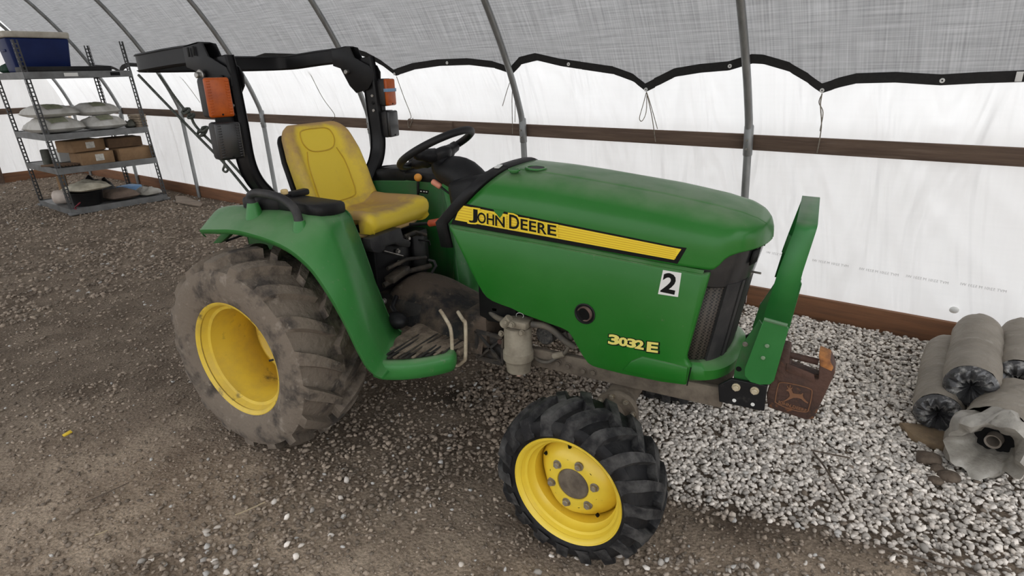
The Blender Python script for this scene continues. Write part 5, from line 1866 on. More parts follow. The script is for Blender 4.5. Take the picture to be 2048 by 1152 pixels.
hose([(972, 604), (980, 622), (994, 635), (1010, 641)], 0.013, [-0.2, -0.22, -0.24, -0.25])
hose([(1064, 648), (1090, 652), (1110, 664), (1130, 682), (1150, 694)], 0.014, [-0.25, -0.25, -0.24, -0.23, -0.22])
hose([(1066, 712), (1080, 722), (1098, 724), (1115, 714), (1130, 705), (1140, 690)], 0.008, [-0.2, -0.22, -0.22, -0.22, -0.22, -0.22])
hose([(1128, 664), (1134, 676), (1142, 676), (1140, 664)], 0.012, [-0.2, -0.2, -0.2, -0.2])
mb = MB(); c = at(1117, 710, Y=-0.22); mb.cyl(Vector(c) - Vector((0.025, 0, 0.012)), Vector(c) + Vector((0.025, 0, 0.012)), 0.014, 10, 0.003); mb.build('hose_coupling', FILTER, T)
c = at(1087, 672, Y=-0.20); mb = MB(); mb.cyl(Vector(c), Vector(c) + Vector((0.02, 0.14, 0)), 0.042, 28, 0.006); mb.build('oil_filter', mat('mesh_black', (0.03, 0.03, 0.03), 0.6, var=(0.10, 0.095, 0.085), vscale=90, bump=0.5, bscale=160), T, smooth=40)
c = at(1040, 634, Y=-0.20); mb = MB(); mb.cyl(Vector(c), Vector(c) + Vector((0, 0.10, 0.02)), 0.035, 24, 0.006); mb.build('starter_motor', BLK, T)
ring = [Vector(at(1040, 631, Y=-0.23)) + 0.018 * (Vector((1, 0, 0)) * math.cos(t) + Vector((0, 0.2, 0.6)) * math.sin(t)) for t in np.linspace(0, 6.283, 17)[:-1]]
mb = MB(); mb.tube(ring, 0.002, 6, closed=True); mb.build('wire_clip', STEEL, T)
mb = MB(); mb.box(at(992, 617, Y=-0.22), (0.03, 0.03, 0.02), 0.004); mb.build('connector', mat('beige_plug', (0.6, 0.5, 0.38), 0.6), T)
# X-braced black bracket between platform and filter
BRK = [at(px, py, Y=-0.24) for px, py in ((953, 662), (1006, 676), (1006, 728), (956, 716))]
mb = MB()
for i, j in ((0, 1), (1, 2), (2, 3), (3, 0)):
    mb.tube([BRK[i], BRK[j]], 0.011, 6)
xb = mb.build('brace_bracket', BLK_DIRT, T, smooth=20)
for i, j in ((0, 2), (1, 3)):
    m2 = MB(); m2.tube([BRK[i], BRK[j]], 0.008, 6); m2.build('cross_rib', BLK_DIRT, xb, smooth=20)
m2 = MB(); m2.prism([Vector(p) + Vector((0, 0.02, 0)) for p in BRK], (0, 0.01, 0)); m2.build('bracket_web', BLK_DIRT, xb, smooth=0)
m2 = MB(); m2.cyl(at(999, 684, Y=-0.25), np.array(at(999, 684, Y=-0.25)) + np.array([0, 0.02, 0]), 0.012, 12); m2.build('bracket_hole', RUST, xb)
# tunnel block in front of the platform
mb = MB(); q = at(950, 640, Y=-0.24); mb.box((0.97, -0.13, 0.60), (0.14, 0.22, 0.16), 0.02); mb.build('clutch_housing', TUNNEL, T)
# frame rails with bolts
for sgn in (-1, 1):
    mb = MB(); mb.box((1.52, sgn * 0.19, 0.515), (1.06, 0.03, 0.085), 0.006, Matrix.Rotation(0.0, 3, 'Y')); fr = mb.build('frame_rail', CAST, T)
    if sgn < 0:
        for px, py in ((1117, 726), (1136, 732), (1167, 741), (1187, 744)):
            p = at(px, py, Y=-0.205); m2 = MB(); m2.hexbolt((p[0], -0.204, p[2]), (0, -1, 0), 0.012, 0.012); m2.build('frame_bolt', CAST, fr)
# front axle
AX = 1.646
mb = MB(); mb.tube([(AX, -0.48, 0.33), (AX, -0.25, 0.40), (AX, 0, 0.42), (AX, 0.25, 0.40), (AX, 0.48, 0.33)], 0.062, 16); mb.build('front_axle', CAST, T, smooth=50)
for sgn in (-1, 1):
    mb = MB(); mb.lathe([(0, 0.0005), (0, 0.088), (0.015, 0.092), (0.03, 0.088), (0.035, 0.06), (0.10, 0.055)], (AX + 0.02, sgn * 0.30, 0.40), (0, sgn * -1, 0), 24); fl = mb.build('axle_flange', CAST, T, smooth=40, recalc=True)
    for k in range(8):
        an = k * math.pi / 4 + 0.2
        m2 = MB(); m2.hexbolt((AX + 0.02 + 0.075 * math.cos(an), sgn * 0.302, 0.40 + 0.075 * math.sin(an)), (0, sgn, 0), 0.009, 0.012); m2.build('flange_bolt', BOLT, fl)
    mb = MB(); mb.tube([(AX, sgn * 0.44, 0.44), (AX, sgn * 0.45, 0.40), (AX, sgn * 0.46, 0.22), (AX, sgn * 0.46, 0.19)], [0.05, 0.065, 0.06, 0.04], 16); mb.build('kingpin_housing', CAST, T, smooth=50)
    mb = MB(); mb.cyl((AX, sgn * 0.45, RF - 0.012), (AX, sgn * 0.60, RF - 0.012), 0.07, 20, 0.01); mb.build('wheel_hub_drive', CAST, T)
mb = MB(); mb.box((1.80, 0, 0.52), (0.50, 0.34, 0.07), 0.01); mb.build('axle_support', CAST, T)

# ---- black front frame with big bolts
for sgn in (-1, 1):
    q = [at(px, py, Y=-0.235) for px, py in ((1436, 771), (1462, 758), (1534, 772), (1528, 823), (1438, 804))]
    mb = MB(); mb.prism([(p[0], sgn * 0.235, p[2]) for p in q], (0, -sgn * 0.016, 0), 0.003)
    ff = mb.build('front_frame', BLK_FRAME, T, smooth=20, recalc=True)
    for px, py in ((1472, 775), (1509, 782)):
        p = at(px, py, Y=-0.24); m2 = MB(); m2.cyl((p[0], sgn * 0.235, p[2]), (p[0], sgn * 0.252, p[2]), 0.0115, 6, 0.002); m2.cyl((p[0], sgn * 0.235, p[2]), (p[0], sgn * 0.240, p[2]), 0.015, 16)
        m2.build('frame_bolt', mat('zinc_bolt', (0.62, 0.54, 0.38), 0.45, 0.3), ff)
    for px, py in ((1468, 802), (1505, 810)):
        p = at(px, py, Y=-0.24); m2 = MB(); m2.cyl((p[0], sgn * 0.235, p[2]), (p[0], sgn * 0.2365, p[2]), 0.007, 12); m2.build('bolt_hole', WHITE_S, ff)
mb = MB(); mb.box((2.172, 0, 0.555), (0.03, 0.42, 0.11), 0.004); mb.build('front_crossbar', BLK_DIRT, T)

# ---- green brush guard: flat bar bent over the nose, bolted plates below
GY_ = 0.245
prof_g = []
leg = [((2.160, 0.873), (2.243, 0.866)), ((2.190, 1.06), (2.262, 1.06)), ((2.222, 1.205), (2.283, 1.203))]
rows = []
for (a, b) in leg:
    rows.append([(a[0], -GY_, a[1]), (b[0], -GY_, b[1])])
rows[-1] = [(2.220, -GY_, 1.193), (2.282, -GY_, 1.191)]
rows.append([(2.2215, -GY_ + 0.008, 1.204), (2.2835, -GY_ + 0.008, 1.202)])
rows.append([(2.222, -GY_ + 0.02, 1.208), (2.284, -GY_ + 0.02, 1.206)])
rows2 = [[(x - 0.020, -y, z) for x, y, z in r] for r in rows[::-1]]
mb = MB(); mb.grid(rows + rows2)
GUARD = mat('guard_green', (0.018, 0.16, 0.030), 0.42, var=(0.028, 0.19, 0.042), vscale=4, var2=(0.2, 0.25, 0.16), v2scale=70, v2lo=0.70, v2hi=0.76, up=((0.20, 0.27, 0.17), 0.6, 0.6))
guard = mb.build('brush_guard', GUARD, T, smooth=30, solid=0.010)
for sgn in (-1, 1):
    q = [at(px, py, Y=-0.255) for px, py in ((1528, 637), (1574, 651), (1577, 659), (1548, 762), (1540, 769), (1520, 770), (1500, 764), (1489, 752), (1489, 738))]
    mb = MB(); mb.prism([(p[0], sgn * 0.255, p[2]) for p in q], (0, -sgn * 0.012, 0), 0.002)
    pl = mb.build('guard_plate', GUARD, T, smooth=20, recalc=True)
    mb = MB(); mb.tube([(at(1528, 638, Y=-0.255)[0], sgn * 0.252, at(1528, 638, Y=-0.255)[2]), (at(1575, 651, Y=-0.255)[0], sgn * 0.252, at(1575, 651, Y=-0.255)[2])], 0.008, 8); mb.build('weld_bead', mat('weld_green', (0.12, 0.22, 0.12), 0.6), pl)
    for px, py in ((1534, 692), (1526, 716)):
        p = at(px, py, Y=-0.258); m2 = MB(); m2.cyl((p[0], sgn * 0.255, p[2]), (p[0], sgn * 0.260, p[2]), 0.0075, 12, 0.002); m2.build('plate_bolt', mat('green_bolt', (0.22, 0.32, 0.2), 0.5, 0.3), pl)
    q = [at(px, py, Y=-0.215) for px, py in ((1518, 640), (1532, 660), (1515, 765), (1467, 758), (1470, 733), (1485, 688))]
    mb = MB(); mb.prism([(p[0], sgn * 0.215, p[2]) for p in q], (0, -sgn * 0.010, 0), 0.002)
    pi_ = mb.build('guard_bracket_plate', GREEN_DARK, T, smooth=20, recalc=True)
    p = at(1490, 689, Y=-0.22); m2 = MB(); m2.hexbolt((p[0], sgn * 0.215, p[2]), (0, sgn, 0), 0.007, 0.01); m2.build('bracket_bolt', STEEL, pi_)
    p = at(1477, 739, Y=-0.22); m2 = MB(); m2.cyl((p[0], sgn * 0.215, p[2]), (p[0], sgn * 0.2165, p[2]), 0.010, 14); m2.build('bracket_hole', BLK_INK, pi_)
    mb = MB(); q = [at(px, py, Y=0.235) for px, py in ((1560, 525), (1572, 530), (1562, 562), (1545, 560))]
# catch inside the far leg
mb = MB(); c = Vector((2.180, 0.228, 1.02)); mb.box(c, (0.035, 0.022, 0.075), 0.004, Matrix.Rotation(0.2, 3, 'Y')); mb.build('guard_catch', GREEN_DARK, guard)

# ---- rusty suitcase weight hanging on the front bar
W0 = [at(px, py, Y=-0.215) for px, py in ((1533, 815), (1530, 790), (1560, 697), (1576, 700), (1576, 738), (1634, 760), (1637, 712), (1660, 722), (1668, 745), (1625, 838), (1610, 840))]
W0 = [p + np.array([0.004, 0, 0]) for p in W0]
we = empty('suitcase_weight', W0[0] * [1, 0, 1] + np.array([0, -0.18, 0]))
base = Vector(we.location)
tag(we, 'rusty cast iron suitcase weight with a leaping deer emblem, hung on the tractor front', 'weight')
loc = [Vector(p) - base for p in W0]
body = MB(); body.prism(loc, (0, 0.085, 0), 0.006)
wb = body.build('weight_body', RUST, we, smooth=30)
hpts = [Vector(at(px, py, Y=-0.172)) - base for px, py in ((1574, 708), (1605, 716), (1637, 724))]
mb = MB(); mb.tube(hpts, 0.012, 10); mb.build('handle_bar', RUST, we, smooth=60)
q = [Vector(at(px, py, Y=-0.2165)) - base for px, py in ((1572, 742), (1630, 764), (1628, 748), (1574, 726))]
mb = MB(); mb.prism(q, (0, -0.003, 0), 0.001); mb.build('handle_recess', RUST, we)
mb = MB(); q = [Vector(at(px, py, Y=-0.216)) - base for px, py in ((1637, 710), (1659, 719), (1667, 736), (1664, 744), (1640, 733))]
mb.prism(q, (0, 0.088, 0), 0.004); mb.build('worn_corner', RUST_OR, we)
# raised border and emblem
bd = catmull([Vector(at(px, py, Y=-0.2165)) - base for px, py in ((1562, 765), (1590, 769), (1618, 777), (1624, 785), (1618, 815), (1611, 824), (1580, 818), (1553, 806), (1551, 798), (1556, 772))], 4, closed=True)
mb = MB(); mb.tube(bd, 0.0022, 6, closed=True); mb.build('emblem_border', mat('rust_relief', (0.20, 0.095, 0.048), 0.8), we, smooth=60)
RREL = MATS['rust_relief']
deer = [(1577, 795), (1580, 791), (1579, 786), (1577, 782), (1573, 781), (1573, 779), (1577, 777.5), (1574, 772), (1575.5, 771), (1578.5, 776), (1580, 769), (1581.5, 769), (1581, 776.5), (1584, 774), (1585, 775), (1583, 779), (1586, 786), (1594, 787.5), (1602, 788), (1605, 786), (1606.5, 787), (1605.5, 790.5), (1607, 795), (1612, 801), (1617, 805), (1615.5, 806.5), (1609, 803), (1602.5, 797), (1594, 795), (1587, 795), (1582, 797), (1575, 800), (1568, 803), (1567, 801.5), (1573, 798)]
mb = MB(); mb.prism([Vector(at(px, py, Y=-0.2155)) - base for px, py in deer], (0, -0.003, 0)); mb.build('deer_emblem', RREL, we, smooth=0, recalc=True)
a = Vector(at(1555, 805, Y=-0.2165)) - base; b_ = Vector(at(1611, 823, Y=-0.2165)) - base
text_on('cast_lettering', 'JOHN DEERE', 0.0165, a + Vector((0.002, 0, -0.002)), b_ - a, (0.1, 0, 1), RREL, we, 0.0006, 0.0008, 0.0)

# ------------------------------------------------------------------ rope on the roll bar
ROPE = mat('green_grey_rope', (0.045, 0.055, 0.048), 0.8, var=(0.11, 0.115, 0.10), vscale=60, vlo=0.4, vhi=0.65, bump=0.5, bscale=260)
ra = [at(px, py, Y=y) for px, py, y in ((277, 150, -0.44), (330, 205, -0.43), (400, 277, -0.41), (450, 328, -0.40), (497, 384, -0.37), (545, 440, -0.335))]
rb = [at(px, py, Y=y) for px, py, y in ((318, 150, -0.44), (345, 188, -0.43), (368, 218, -0.42), (380, 228, -0.42), (388, 247, -0.42), (404, 266, -0.415), (440, 302, -0.40), (500, 368, -0.37), (556, 432, -0.335))]
re_ = empty('rope', ra[-1])
ro = np.array(re_.location)
tag(re_, 'dark green rope with knots strung from the folded roll bar hoop', 'rope')
MB().tube([p - ro for p in catmull(ra, 5)], 0.0065, 8).build('strand', ROPE, re_, smooth=60)
MB().tube([p - ro for p in catmull(rb, 5)], 0.0065, 8).build('strand', ROPE, re_, smooth=60)
for px, py, s in ((372, 222, 0.022), (382, 232, 0.018), (403, 266, 0.026), (409, 258, 0.018)):
    c = np.array(at(px, py, Y=-0.425)) - ro
    q = [c + s * np.array([math.cos(2 * t) * math.cos(t), 0.6 * math.sin(3 * t), math.sin(t) * (0.7 + 0.4 * math.cos(2 * t))]) for t in np.linspace(0, 2 * math.pi, 25)[:-1]]
    MB().tube(q, 0.0065, 7, closed=True).build('knot', ROPE, re_, smooth=60)
q = [np.array(at(px, py, Y=-0.40)) - ro for px, py in ((446, 316), (449, 330), (446, 340), (452, 344), (456, 338), (449, 332))]
MB().tube(catmull(q, 4), 0.0055, 7).build('rope_end', ROPE, re_, smooth=60)

# ------------------------------------------------------------------ storage rack at the far end
RACK = mat('grey_rack_steel', (0.20, 0.205, 0.205), 0.5, 0.35, var=(0.12, 0.12, 0.118), vscale=6, vlo=0.4, vhi=0.7)
RACK_D = mat('dark_rack_post', (0.085, 0.088, 0.09), 0.5, 0.4, var=(0.05, 0.05, 0.05), vscale=8)
RK = empty('storage_rack', wpt(-9.3, -1.05, 0))
rk0 = np.array(RK.location)
tag(RK, 'tall grey slotted steel storage rack loaded with sacks and boxes', 'rack')


def sp(a, b, z):
    return wpt(a, b - 0.045 * z, z)


UF, UB, NL, NR = -8.66, -9.93, -1.66, -0.40
LV = [0.07, 0.62, 1.06, 1.83]


def slotted(a, b, top, da, db):
    """angle-section post with real slots: strips joined by rungs"""
    mb = MB()
    w = 0.055
    for ax in ('a', 'b'):
        d = da if ax == 'a' else db
        f = (lambda s, z: sp(a + d * s, b, z) - rk0) if ax == 'a' else (lambda s, z: sp(a, b + d * s, z) - rk0)
        nn = WN * (-0.003) if ax == 'a' else WU * 0.003
        def quad(s0, s1, z0, z1):
            q = [f(s0, z0), f(s1, z0), f(s1, z1), f(s0, z1)]
            v = q + [p + nn for p in q]
            mb.add(v, [[0, 1, 2, 3], [7, 6, 5, 4], [0, 4, 5, 1], [1, 5, 6, 2], [2, 6, 7, 3], [3, 7, 4, 0]])
        quad(0, w * 0.30, 0, top); quad(w * 0.70, w, 0, top)
        z = 0.03
        while z < top - 0.03:
            quad(w * 0.29, w * 0.71, z, z + 0.016); z += 0.052
    return mb


for a, b, da, db in ((UF, NL, -1, 1), (UF, NR, -1, -1), (UB, NL, 1, 1), (UB, NR, 1, -1)):
    slotted(a, b, 2.22, da, db).build('post', RACK_D, RK, smooth=0, recalc=True)
    f = MB(); f.box(np.array(sp(a + da * 0.02, b + db * 0.02, 0.015)) - rk0, (0.10, 0.10, 0.03), 0.005, Matrix.Rotation(TH, 3, 'Z')); f.build('foot', RACK, RK)
for z in LV:
    def hexa(a0, a1, b0, b1, z0, z1):
        v = [sp(a, b, zz) - rk0 for zz in (z0, z1) for a, b in ((a0, b0), (a1, b0), (a1, b1), (a0, b1))]
        mb = MB(); mb.add(v, [[3, 2, 1, 0], [4, 5, 6, 7], [0, 1, 5, 4], [1, 2, 6, 5], [2, 3, 7, 6], [3, 0, 4, 7]])
        return mb
    hexa(UB, UF, NL, NR, z - 0.004, z + 0.002).build('shelf_deck', RACK, RK, smooth=0)
    hexa(UF - 0.004, UF + 0.004, NL, NR, z - 0.07, z + 0.012).build('shelf_beam', RACK, RK, smooth=0)
    hexa(UB - 0.004, UB + 0.004, NL, NR, z - 0.07, z + 0.012).build('shelf_beam', RACK, RK, smooth=0)
    hexa(UB, UF, NL - 0.004, NL + 0.004, z - 0.07, z + 0.012).build('shelf_beam', RACK, RK, smooth=0)
    hexa(UB, UF, NR - 0.004, NR + 0.004, z - 0.07, z + 0.012).build('shelf_beam', RACK, RK, smooth=0)
for z, n_ in ((LV[3] - 0.03, 0), (LV[3] - 0.03, 1)):
    pos = (-1.15, -0.62)[n_]
    mb = MB(); mb.box(np.array(sp(UF + 0.008, pos, z)) - rk0, (0.004, 0.16 if n_ == 0 else 0.12, 0.045), 0.008, Matrix.Rotation(TH, 3, 'Z'))
    mb.build('beam_sticker', WHITE_S if n_ == 0 else BLK_INK, RK)


def put(o, a, b, z, rz=0.0, rx=0.0):
    o.location = sp(a, b, z)
    o.rotation_euler = (rx, 0, TH + rz)
    return o


SACK = mat('white_sack', (0.60, 0.585, 0.55), 0.6, var=(0.36, 0.34, 0.30), vscale=5, vlo=0.45, vhi=0.7, bump=0.3, bscale=14)
SACK_G = mat('green_sack_print', (0.16, 0.18, 0.10), 0.7, var=(0.28, 0.28, 0.2), vscale=9)
SACK_DG = mat('dark_olive_sheet', (0.055, 0.058, 0.045), 0.7, var=(0.12, 0.12, 0.10), vscale=7, bump=0.3, bscale=20)
CARD = mat('cardboard', (0.30, 0.185, 0.095), 0.85, var=(0.21, 0.125, 0.065), vscale=6, vlo=0.4, vhi=0.7)
CARD_D = mat('cardboard_dark', (0.16, 0.095, 0.05), 0.9, var=(0.10, 0.06, 0.035), vscale=6)
PLASTIC = mat('crumpled_plastic', (0.50, 0.48, 0.43), 0.4, var=(0.32, 0.30, 0.26), vscale=9, bump=0.5, bscale=22)
PAPER = mat('paper_label', (0.68, 0.66, 0.60), 0.7, var=(0.45, 0.44, 0.40), vscale=20)


def pillow(L, W, H, seed, nx=18, ny=12, crease=0.12):
    """soft filled sack lying flat, base at z=0"""
    mb = MB()
    top = []; bot = []
    for i in range(nx + 1):
        u = -1 + 2 * i / nx
        rt_, rb_ = [], []
        for j in range(ny + 1):
            v = -1 + 2 * j / ny
            e = (1 - abs(u) ** 3.2) * (1 - abs(v) ** 2.6)
            e = max(e, 0) ** 0.5
            k = 1 + crease * (float(vnoise(u * 2 + 5, v * 2 + 5, seed, 1.6)) - 0.5) * 2 + 0.06 * (float(vnoise(u * 4 + 5, v * 4 + 5, seed + 1, 2.2)) - 0.5)
            px = u * L / 2 * (1 - 0.06 * v * v); py = v * W / 2 * (1 - 0.10 * u * u)
            rt_.append((px, py, H * 0.32 + H * 0.68 * e * k))
            rb_.append((px, py, H * 0.32 * (1 - e)))
        top.append(rt_); bot.append(rb_)
    mb.grid(top); mb.grid(bot, flip=True)
    return mb


def sack(a, b, z, L, W, H, seed, label, rz=0.0, material=SACK, printed=True, tilt=0.0, group=None):
    e = empty('sack')
    pillow(L, W, H, seed).build('sack_body', material, e, smooth=70)
    if printed:
        r = []
        for u in np.linspace(-0.55, 0.2, 6):
            rr = []
            for v in np.linspace(-0.88, -0.45, 5):
                ee = max((1 - abs(u) ** 3.2) * (1 - abs(v) ** 2.6), 0) ** 0.5
                k = 1 + 0.12 * (float(vnoise(u * 2 + 5, v * 2 + 5, seed, 1.6)) - 0.5) * 2 + 0.06 * (float(vnoise(u * 4 + 5, v * 4 + 5, seed + 1, 2.2)) - 0.5)
                rr.append((u * L / 2 * (1 - 0.06 * v * v), v * W / 2, H * 0.32 + H * 0.68 * ee * k + 0.012))
            r.append(rr)
        mb = MB(); mb.grid(r); mb.build('sack_print', SACK_G, e, smooth=60)
    put(e, a, b, z, rz, tilt)
    tag(e, label, 'sack', group)
    return e


G2 = 'sacks on the rack'
# second shelf (local x of a sack runs along the wall direction; turned to lie across)
Z2 = LV[2] + 0.004
sack(-9.02, -1.43, Z2, 0.58, 0.66, 0.20, 1, 'white printed sack, lower left of the pile on the rack', 1.72, group=G2)
sack(-8.95, -0.87, Z2, 0.50, 0.52, 0.19, 3, 'white printed sack with green mark, lower right of the pile on the rack', 1.72, group=G2)
sack(-9.12, -1.40, Z2 + 0.195, 0.56, 0.62, 0.17, 5, 'white sack on top at the left of the pile on the rack', 1.72, group=G2)
sack(-9.10, -0.86, Z2 + 0.185, 0.50, 0.52, 0.18, 7, 'dusty white sack on top at the right of the pile on the rack', 1.72, group=G2)
o = pillow(0.14, 0.26, 0.10, 9, crease=0.4).build('folded_sheet', SACK_DG, None, smooth=70); put(o, -8.86, -0.55, Z2, 1.2)
tag(o, 'crumpled dark sheet beside the white sacks on the rack', 'sheet')
e = MB()
for k in range(5):
    e2 = MB(); e2.box((0, 0, 0.018 + k * 0.036), (0.30, 0.12 - 0.01 * (k % 2), 0.032), 0.004)
    if k == 0: wst = empty('pale_boards')
    e2.build('board', mat('pale_wood', (0.42, 0.34, 0.25), 0.8, var=(0.28, 0.22, 0.16), vscale=5, stretch=(1, 9, 9)), wst)
put(wst, -8.84, -0.44, Z2, 0.05); tag(wst, 'short stack of pale wooden boards at the right of the middle shelf', 'boards')


def carton(L, W, H, material=CARD, label_on=True, flaps=True):
    e = empty('cardboard_box')
    mb = MB(); mb.box((0, 0, H / 2), (L, W, H), 0.006); mb.build('box_body', material, e)
    if flaps:
        for s in (-1, 1):
            f = MB(); f.box((s * L * 0.25, 0, H + 0.002), (L * 0.49, W, 0.004), 0.001, Matrix.Rotation(-s * 0.03, 3, 'Y')); f.build('box_flap', material, e)
    if label_on:
        f = MB(); f.box((L / 2 + 0.001, W * 0.05, H * 0.55), (0.002, W * 0.26, H * 0.55)); f.build('box_label', PAPER, e)
    return e


Z3 = LV[1] + 0.004
for (a, b, z, L, W, H, rz, m_, lab, txt) in (
        (-8.90, -1.14, Z3, 0.34, 0.42, 0.16, 0.10, CARD, True, 'cardboard box with a white label, front left of the boxes on the rack'),
        (-8.88, -0.63, Z3, 0.34, 0.46, 0.17, 0.02, CARD, False, 'plain cardboard box at the front right of the boxes on the rack'),
        (-9.00, -1.20, Z3 + 0.172, 0.34, 0.46, 0.15, 0.25, CARD, True, 'tilted cardboard box with a white label, stacked upper left on the rack'),
        (-9.00, -0.68, Z3 + 0.180, 0.34, 0.44, 0.13, -0.05, CARD_D, False, 'darker cardboard box stacked at the upper right on the rack')):
    c = carton(L, W, H, m_, lab); put(c, a, b, z, rz); tag(c, txt, 'box', 'cardboard boxes on the rack')
STICK = mat('dry_brown_sticks', (0.16, 0.10, 0.06), 0.9, var=(0.08, 0.05, 0.03), vscale=7)
for k in range(7):
    mb = MB(); mb.tube([(-0.16, 0, 0), (0, 0.006 * (k % 3), 0.004), (0.16, 0, 0)], 0.014, 7)
    o = mb.build('wooden_stick', STICK, None, smooth=60)
    put(o, -8.93 + 0.012 * (k % 2), -1.64 + 0.040 * k, Z3 + 0.022 + 0.0 * k, 0.4); o.rotation_euler[1] = 0.0
    tag(o, '%s short brown stick of the row left of the cardboard boxes' % ('leftmost', 'second from left', 'third from left', 'middle', 'third from right', 'second from right', 'rightmost')[min(k, 6)], 'stick', 'brown sticks on the rack')
mb = MB(); mb.lathe([(0, 0.0005), (0, 0.05), (0.005, 0.055), (0.20, 0.055), (0.21, 0.045), (0.21, 0.0005)], (0, 0, 0), (0, 0, 1), 20)
o = mb.build('dark_can', SACK_DG, None, smooth=40); put(o, -9.35, -1.55, Z3); tag(o, 'dark can behind the brown sticks on the rack', 'can')
mb = MB(); mb.box((0, 0, 0.09), (0.22, 0.24, 0.18), 0.012); o = mb.build('white_carton', WHITE_S, None); put(o, -9.55, -1.25, Z3); tag(o, 'small white carton at the back of the shelf with cardboard boxes', 'carton')

# bottom shelf
Z0 = LV[0] + 0.004
e = empty('black_tub')
mb = MB(); mb.lathe([(0, 0.0005), (0, 0.17), (0.01, 0.18), (0.17, 0.205), (0.18, 0.215), (0.185, 0.205), (0.02, 0.165)], (0, 0, 0), (0, 0, 1), 32); mb.build('tub_body', BLK, e, smooth=40)
put(e, -8.92, -1.36, Z0); tag(e, 'round black plastic tub on the bottom of the rack', 'tub')
o = pillow(0.46, 0.50, 0.12, 15, crease=0.45).build('crumpled_sack', mat('cream_sack', (0.62, 0.58, 0.47), 0.7, var=(0.42, 0.38, 0.29), vscale=8, bump=0.5, bscale=18), None, smooth=70)
put(o, -8.92, -1.32, Z0 + 0.19, 0.3); tag(o, 'crumpled cream sack lying on the black tub', 'sack')
o = pillow(0.50, 0.42, 0.15, 17, crease=0.2).build('brown_bag', mat('brown_bag', (0.20, 0.145, 0.11), 0.75, var=(0.12, 0.085, 0.065), vscale=6), None, smooth=70)
put(o, -8.97, -0.93, Z0, 0.1); tag(o, 'brown filled bag on the bottom of the rack', 'bag')
o = pillow(0.36, 0.30, 0.10, 19, crease=0.5).build('plastic_bag', PLASTIC, None, smooth=70); put(o, -8.90, -0.56, Z0, 0.2); tag(o, 'crumpled clear plastic bag at the right of the bottom shelf', 'bag')
e = empty('paper_roll')
mb = MB(); mb.lathe([(0, 0.035), (0, 0.085), (0.012, 0.095), (0.20, 0.095), (0.212, 0.085), (0.212, 0.035), (0.0, 0.03)], (-0.106, 0, 0.096), (1, 0, 0), 32); mb.build('roll', mat('pinkish_paper', (0.62, 0.54, 0.48), 0.8, var=(0.5, 0.42, 0.36), vscale=10), e, smooth=40, recalc=True)
put(e, -9.30, -1.53, Z0, 0.9); tag(e, 'pale paper roll lying at the left of the bottom shelf', 'roll')
mb = MB(); mb.lathe([(0, 0.06), (0.36, 0.06), (0.36, 0.05), (0, 0.05)], (0, 0, 0), (0, 0, 1), 20, closed=True)
o = mb.build('cardboard_tube', CARD, None, smooth=40, recalc=True); put(o, -9.62, -1.40, Z0); tag(o, 'upright cardboard tube behind the paper roll', 'tube')
o = pillow(0.36, 0.40, 0.26, 23, crease=0.45).build('black_bag', BLK, None, smooth=70); put(o, -9.52, -1.02, Z0, 0.5); tag(o, 'crumpled black bag at the back of the bottom shelf', 'bag')
mb = MB(); mb.box((0, 0, 0.05), (0.26, 0.24, 0.10), 0.008); o = mb.build('blue_box', mat('light_blue_plastic', (0.20, 0.38, 0.66), 0.6), None); put(o, -9.45, -0.60, Z0, 0.3); tag(o, 'flat light blue box at the back of the bottom shelf', 'box')
RIB = mat('dark_red_ribbon', (0.20, 0.02, 0.035), 0.6)
rb_ = [(0.0, 0, 0.01), (0.04, 0.03, 0.05), (0.02, 0.07, 0.07), (-0.03, 0.05, 0.03), (-0.01, 0.0, 0.015), (0.05, -0.03, 0.012), (0.11, -0.02, 0.012)]
o = MB().tube(catmull(rb_, 4), 0.010, 7).build('red_ribbon', RIB, None, smooth=60); put(o, -8.74, -1.585, Z0, 0.0); tag(o, 'loop of dark red ribbon beside the paper roll', 'ribbon')

# top shelf
Z4 = LV[3] + 0.004
e = empty('cooler')
BLUE = mat('cooler_blue', (0.004, 0.014, 0.085), 0.45, var=(0.007, 0.020, 0.105), vscale=4, spec=0.25)
LID = mat('cooler_lid_white', (0.58, 0.54, 0.46), 0.55, var=(0.40, 0.36, 0.29), vscale=5)


def frustum(x, y, z0, z1, k, bev, mb):
    bm = bmesh.new(); bmesh.ops.create_cube(bm, size=1.0)
    for v in bm.verts:
        f = 1.0 if v.co.z > 0 else k
        v.co = Vector((v.co.x * x * f, v.co.y * y * f, z0 + (v.co.z + 0.5) * (z1 - z0)))
    bmesh.ops.bevel(bm, geom=bm.edges[:], offset=bev, segments=3, profile=0.5, affect='EDGES', clamp_overlap=True)
    return mb.bm(bm)


frustum(0.40, 0.72, 0, 0.43, 0.86, 0.03, MB()).build('cooler_body', BLUE, e, smooth=45)
frustum(0.42, 0.75, 0.432, 0.51, 0.99, 0.02, MB()).build('cooler_lid', LID, e, smooth=45)
for s in (-1, 1):
    mb = MB(); mb.box((0, s * 0.335, 0.28), (0.14, 0.04, 0.035), 0.008); mb.build('cooler_handle', BLUE, e)
put(e, -9.28, -1.29, Z4, 0.03); tag(e, 'blue cooler with a dingy white lid on the top shelf', 'cooler')
mb = MB(); mb.box((0, 0, 0.035), (0.30, 1.02, 0.07), 0.012); o = mb.build('black_tray', BLK, None); put(o, -8.84, -1.14, Z4, 0.0); tag(o, 'long flat black tray in front of the blue cooler', 'tray')
o = pillow(0.20, 0.24, 0.13, 27, crease=0.2).build('green_bundle', mat('dark_green_cloth', (0.010, 0.05, 0.028), 0.7), None, smooth=70); put(o, -9.72, -1.50, Z4, 0.3); tag(o, 'small dark green bundle at the left end of the top shelf', 'bundle')

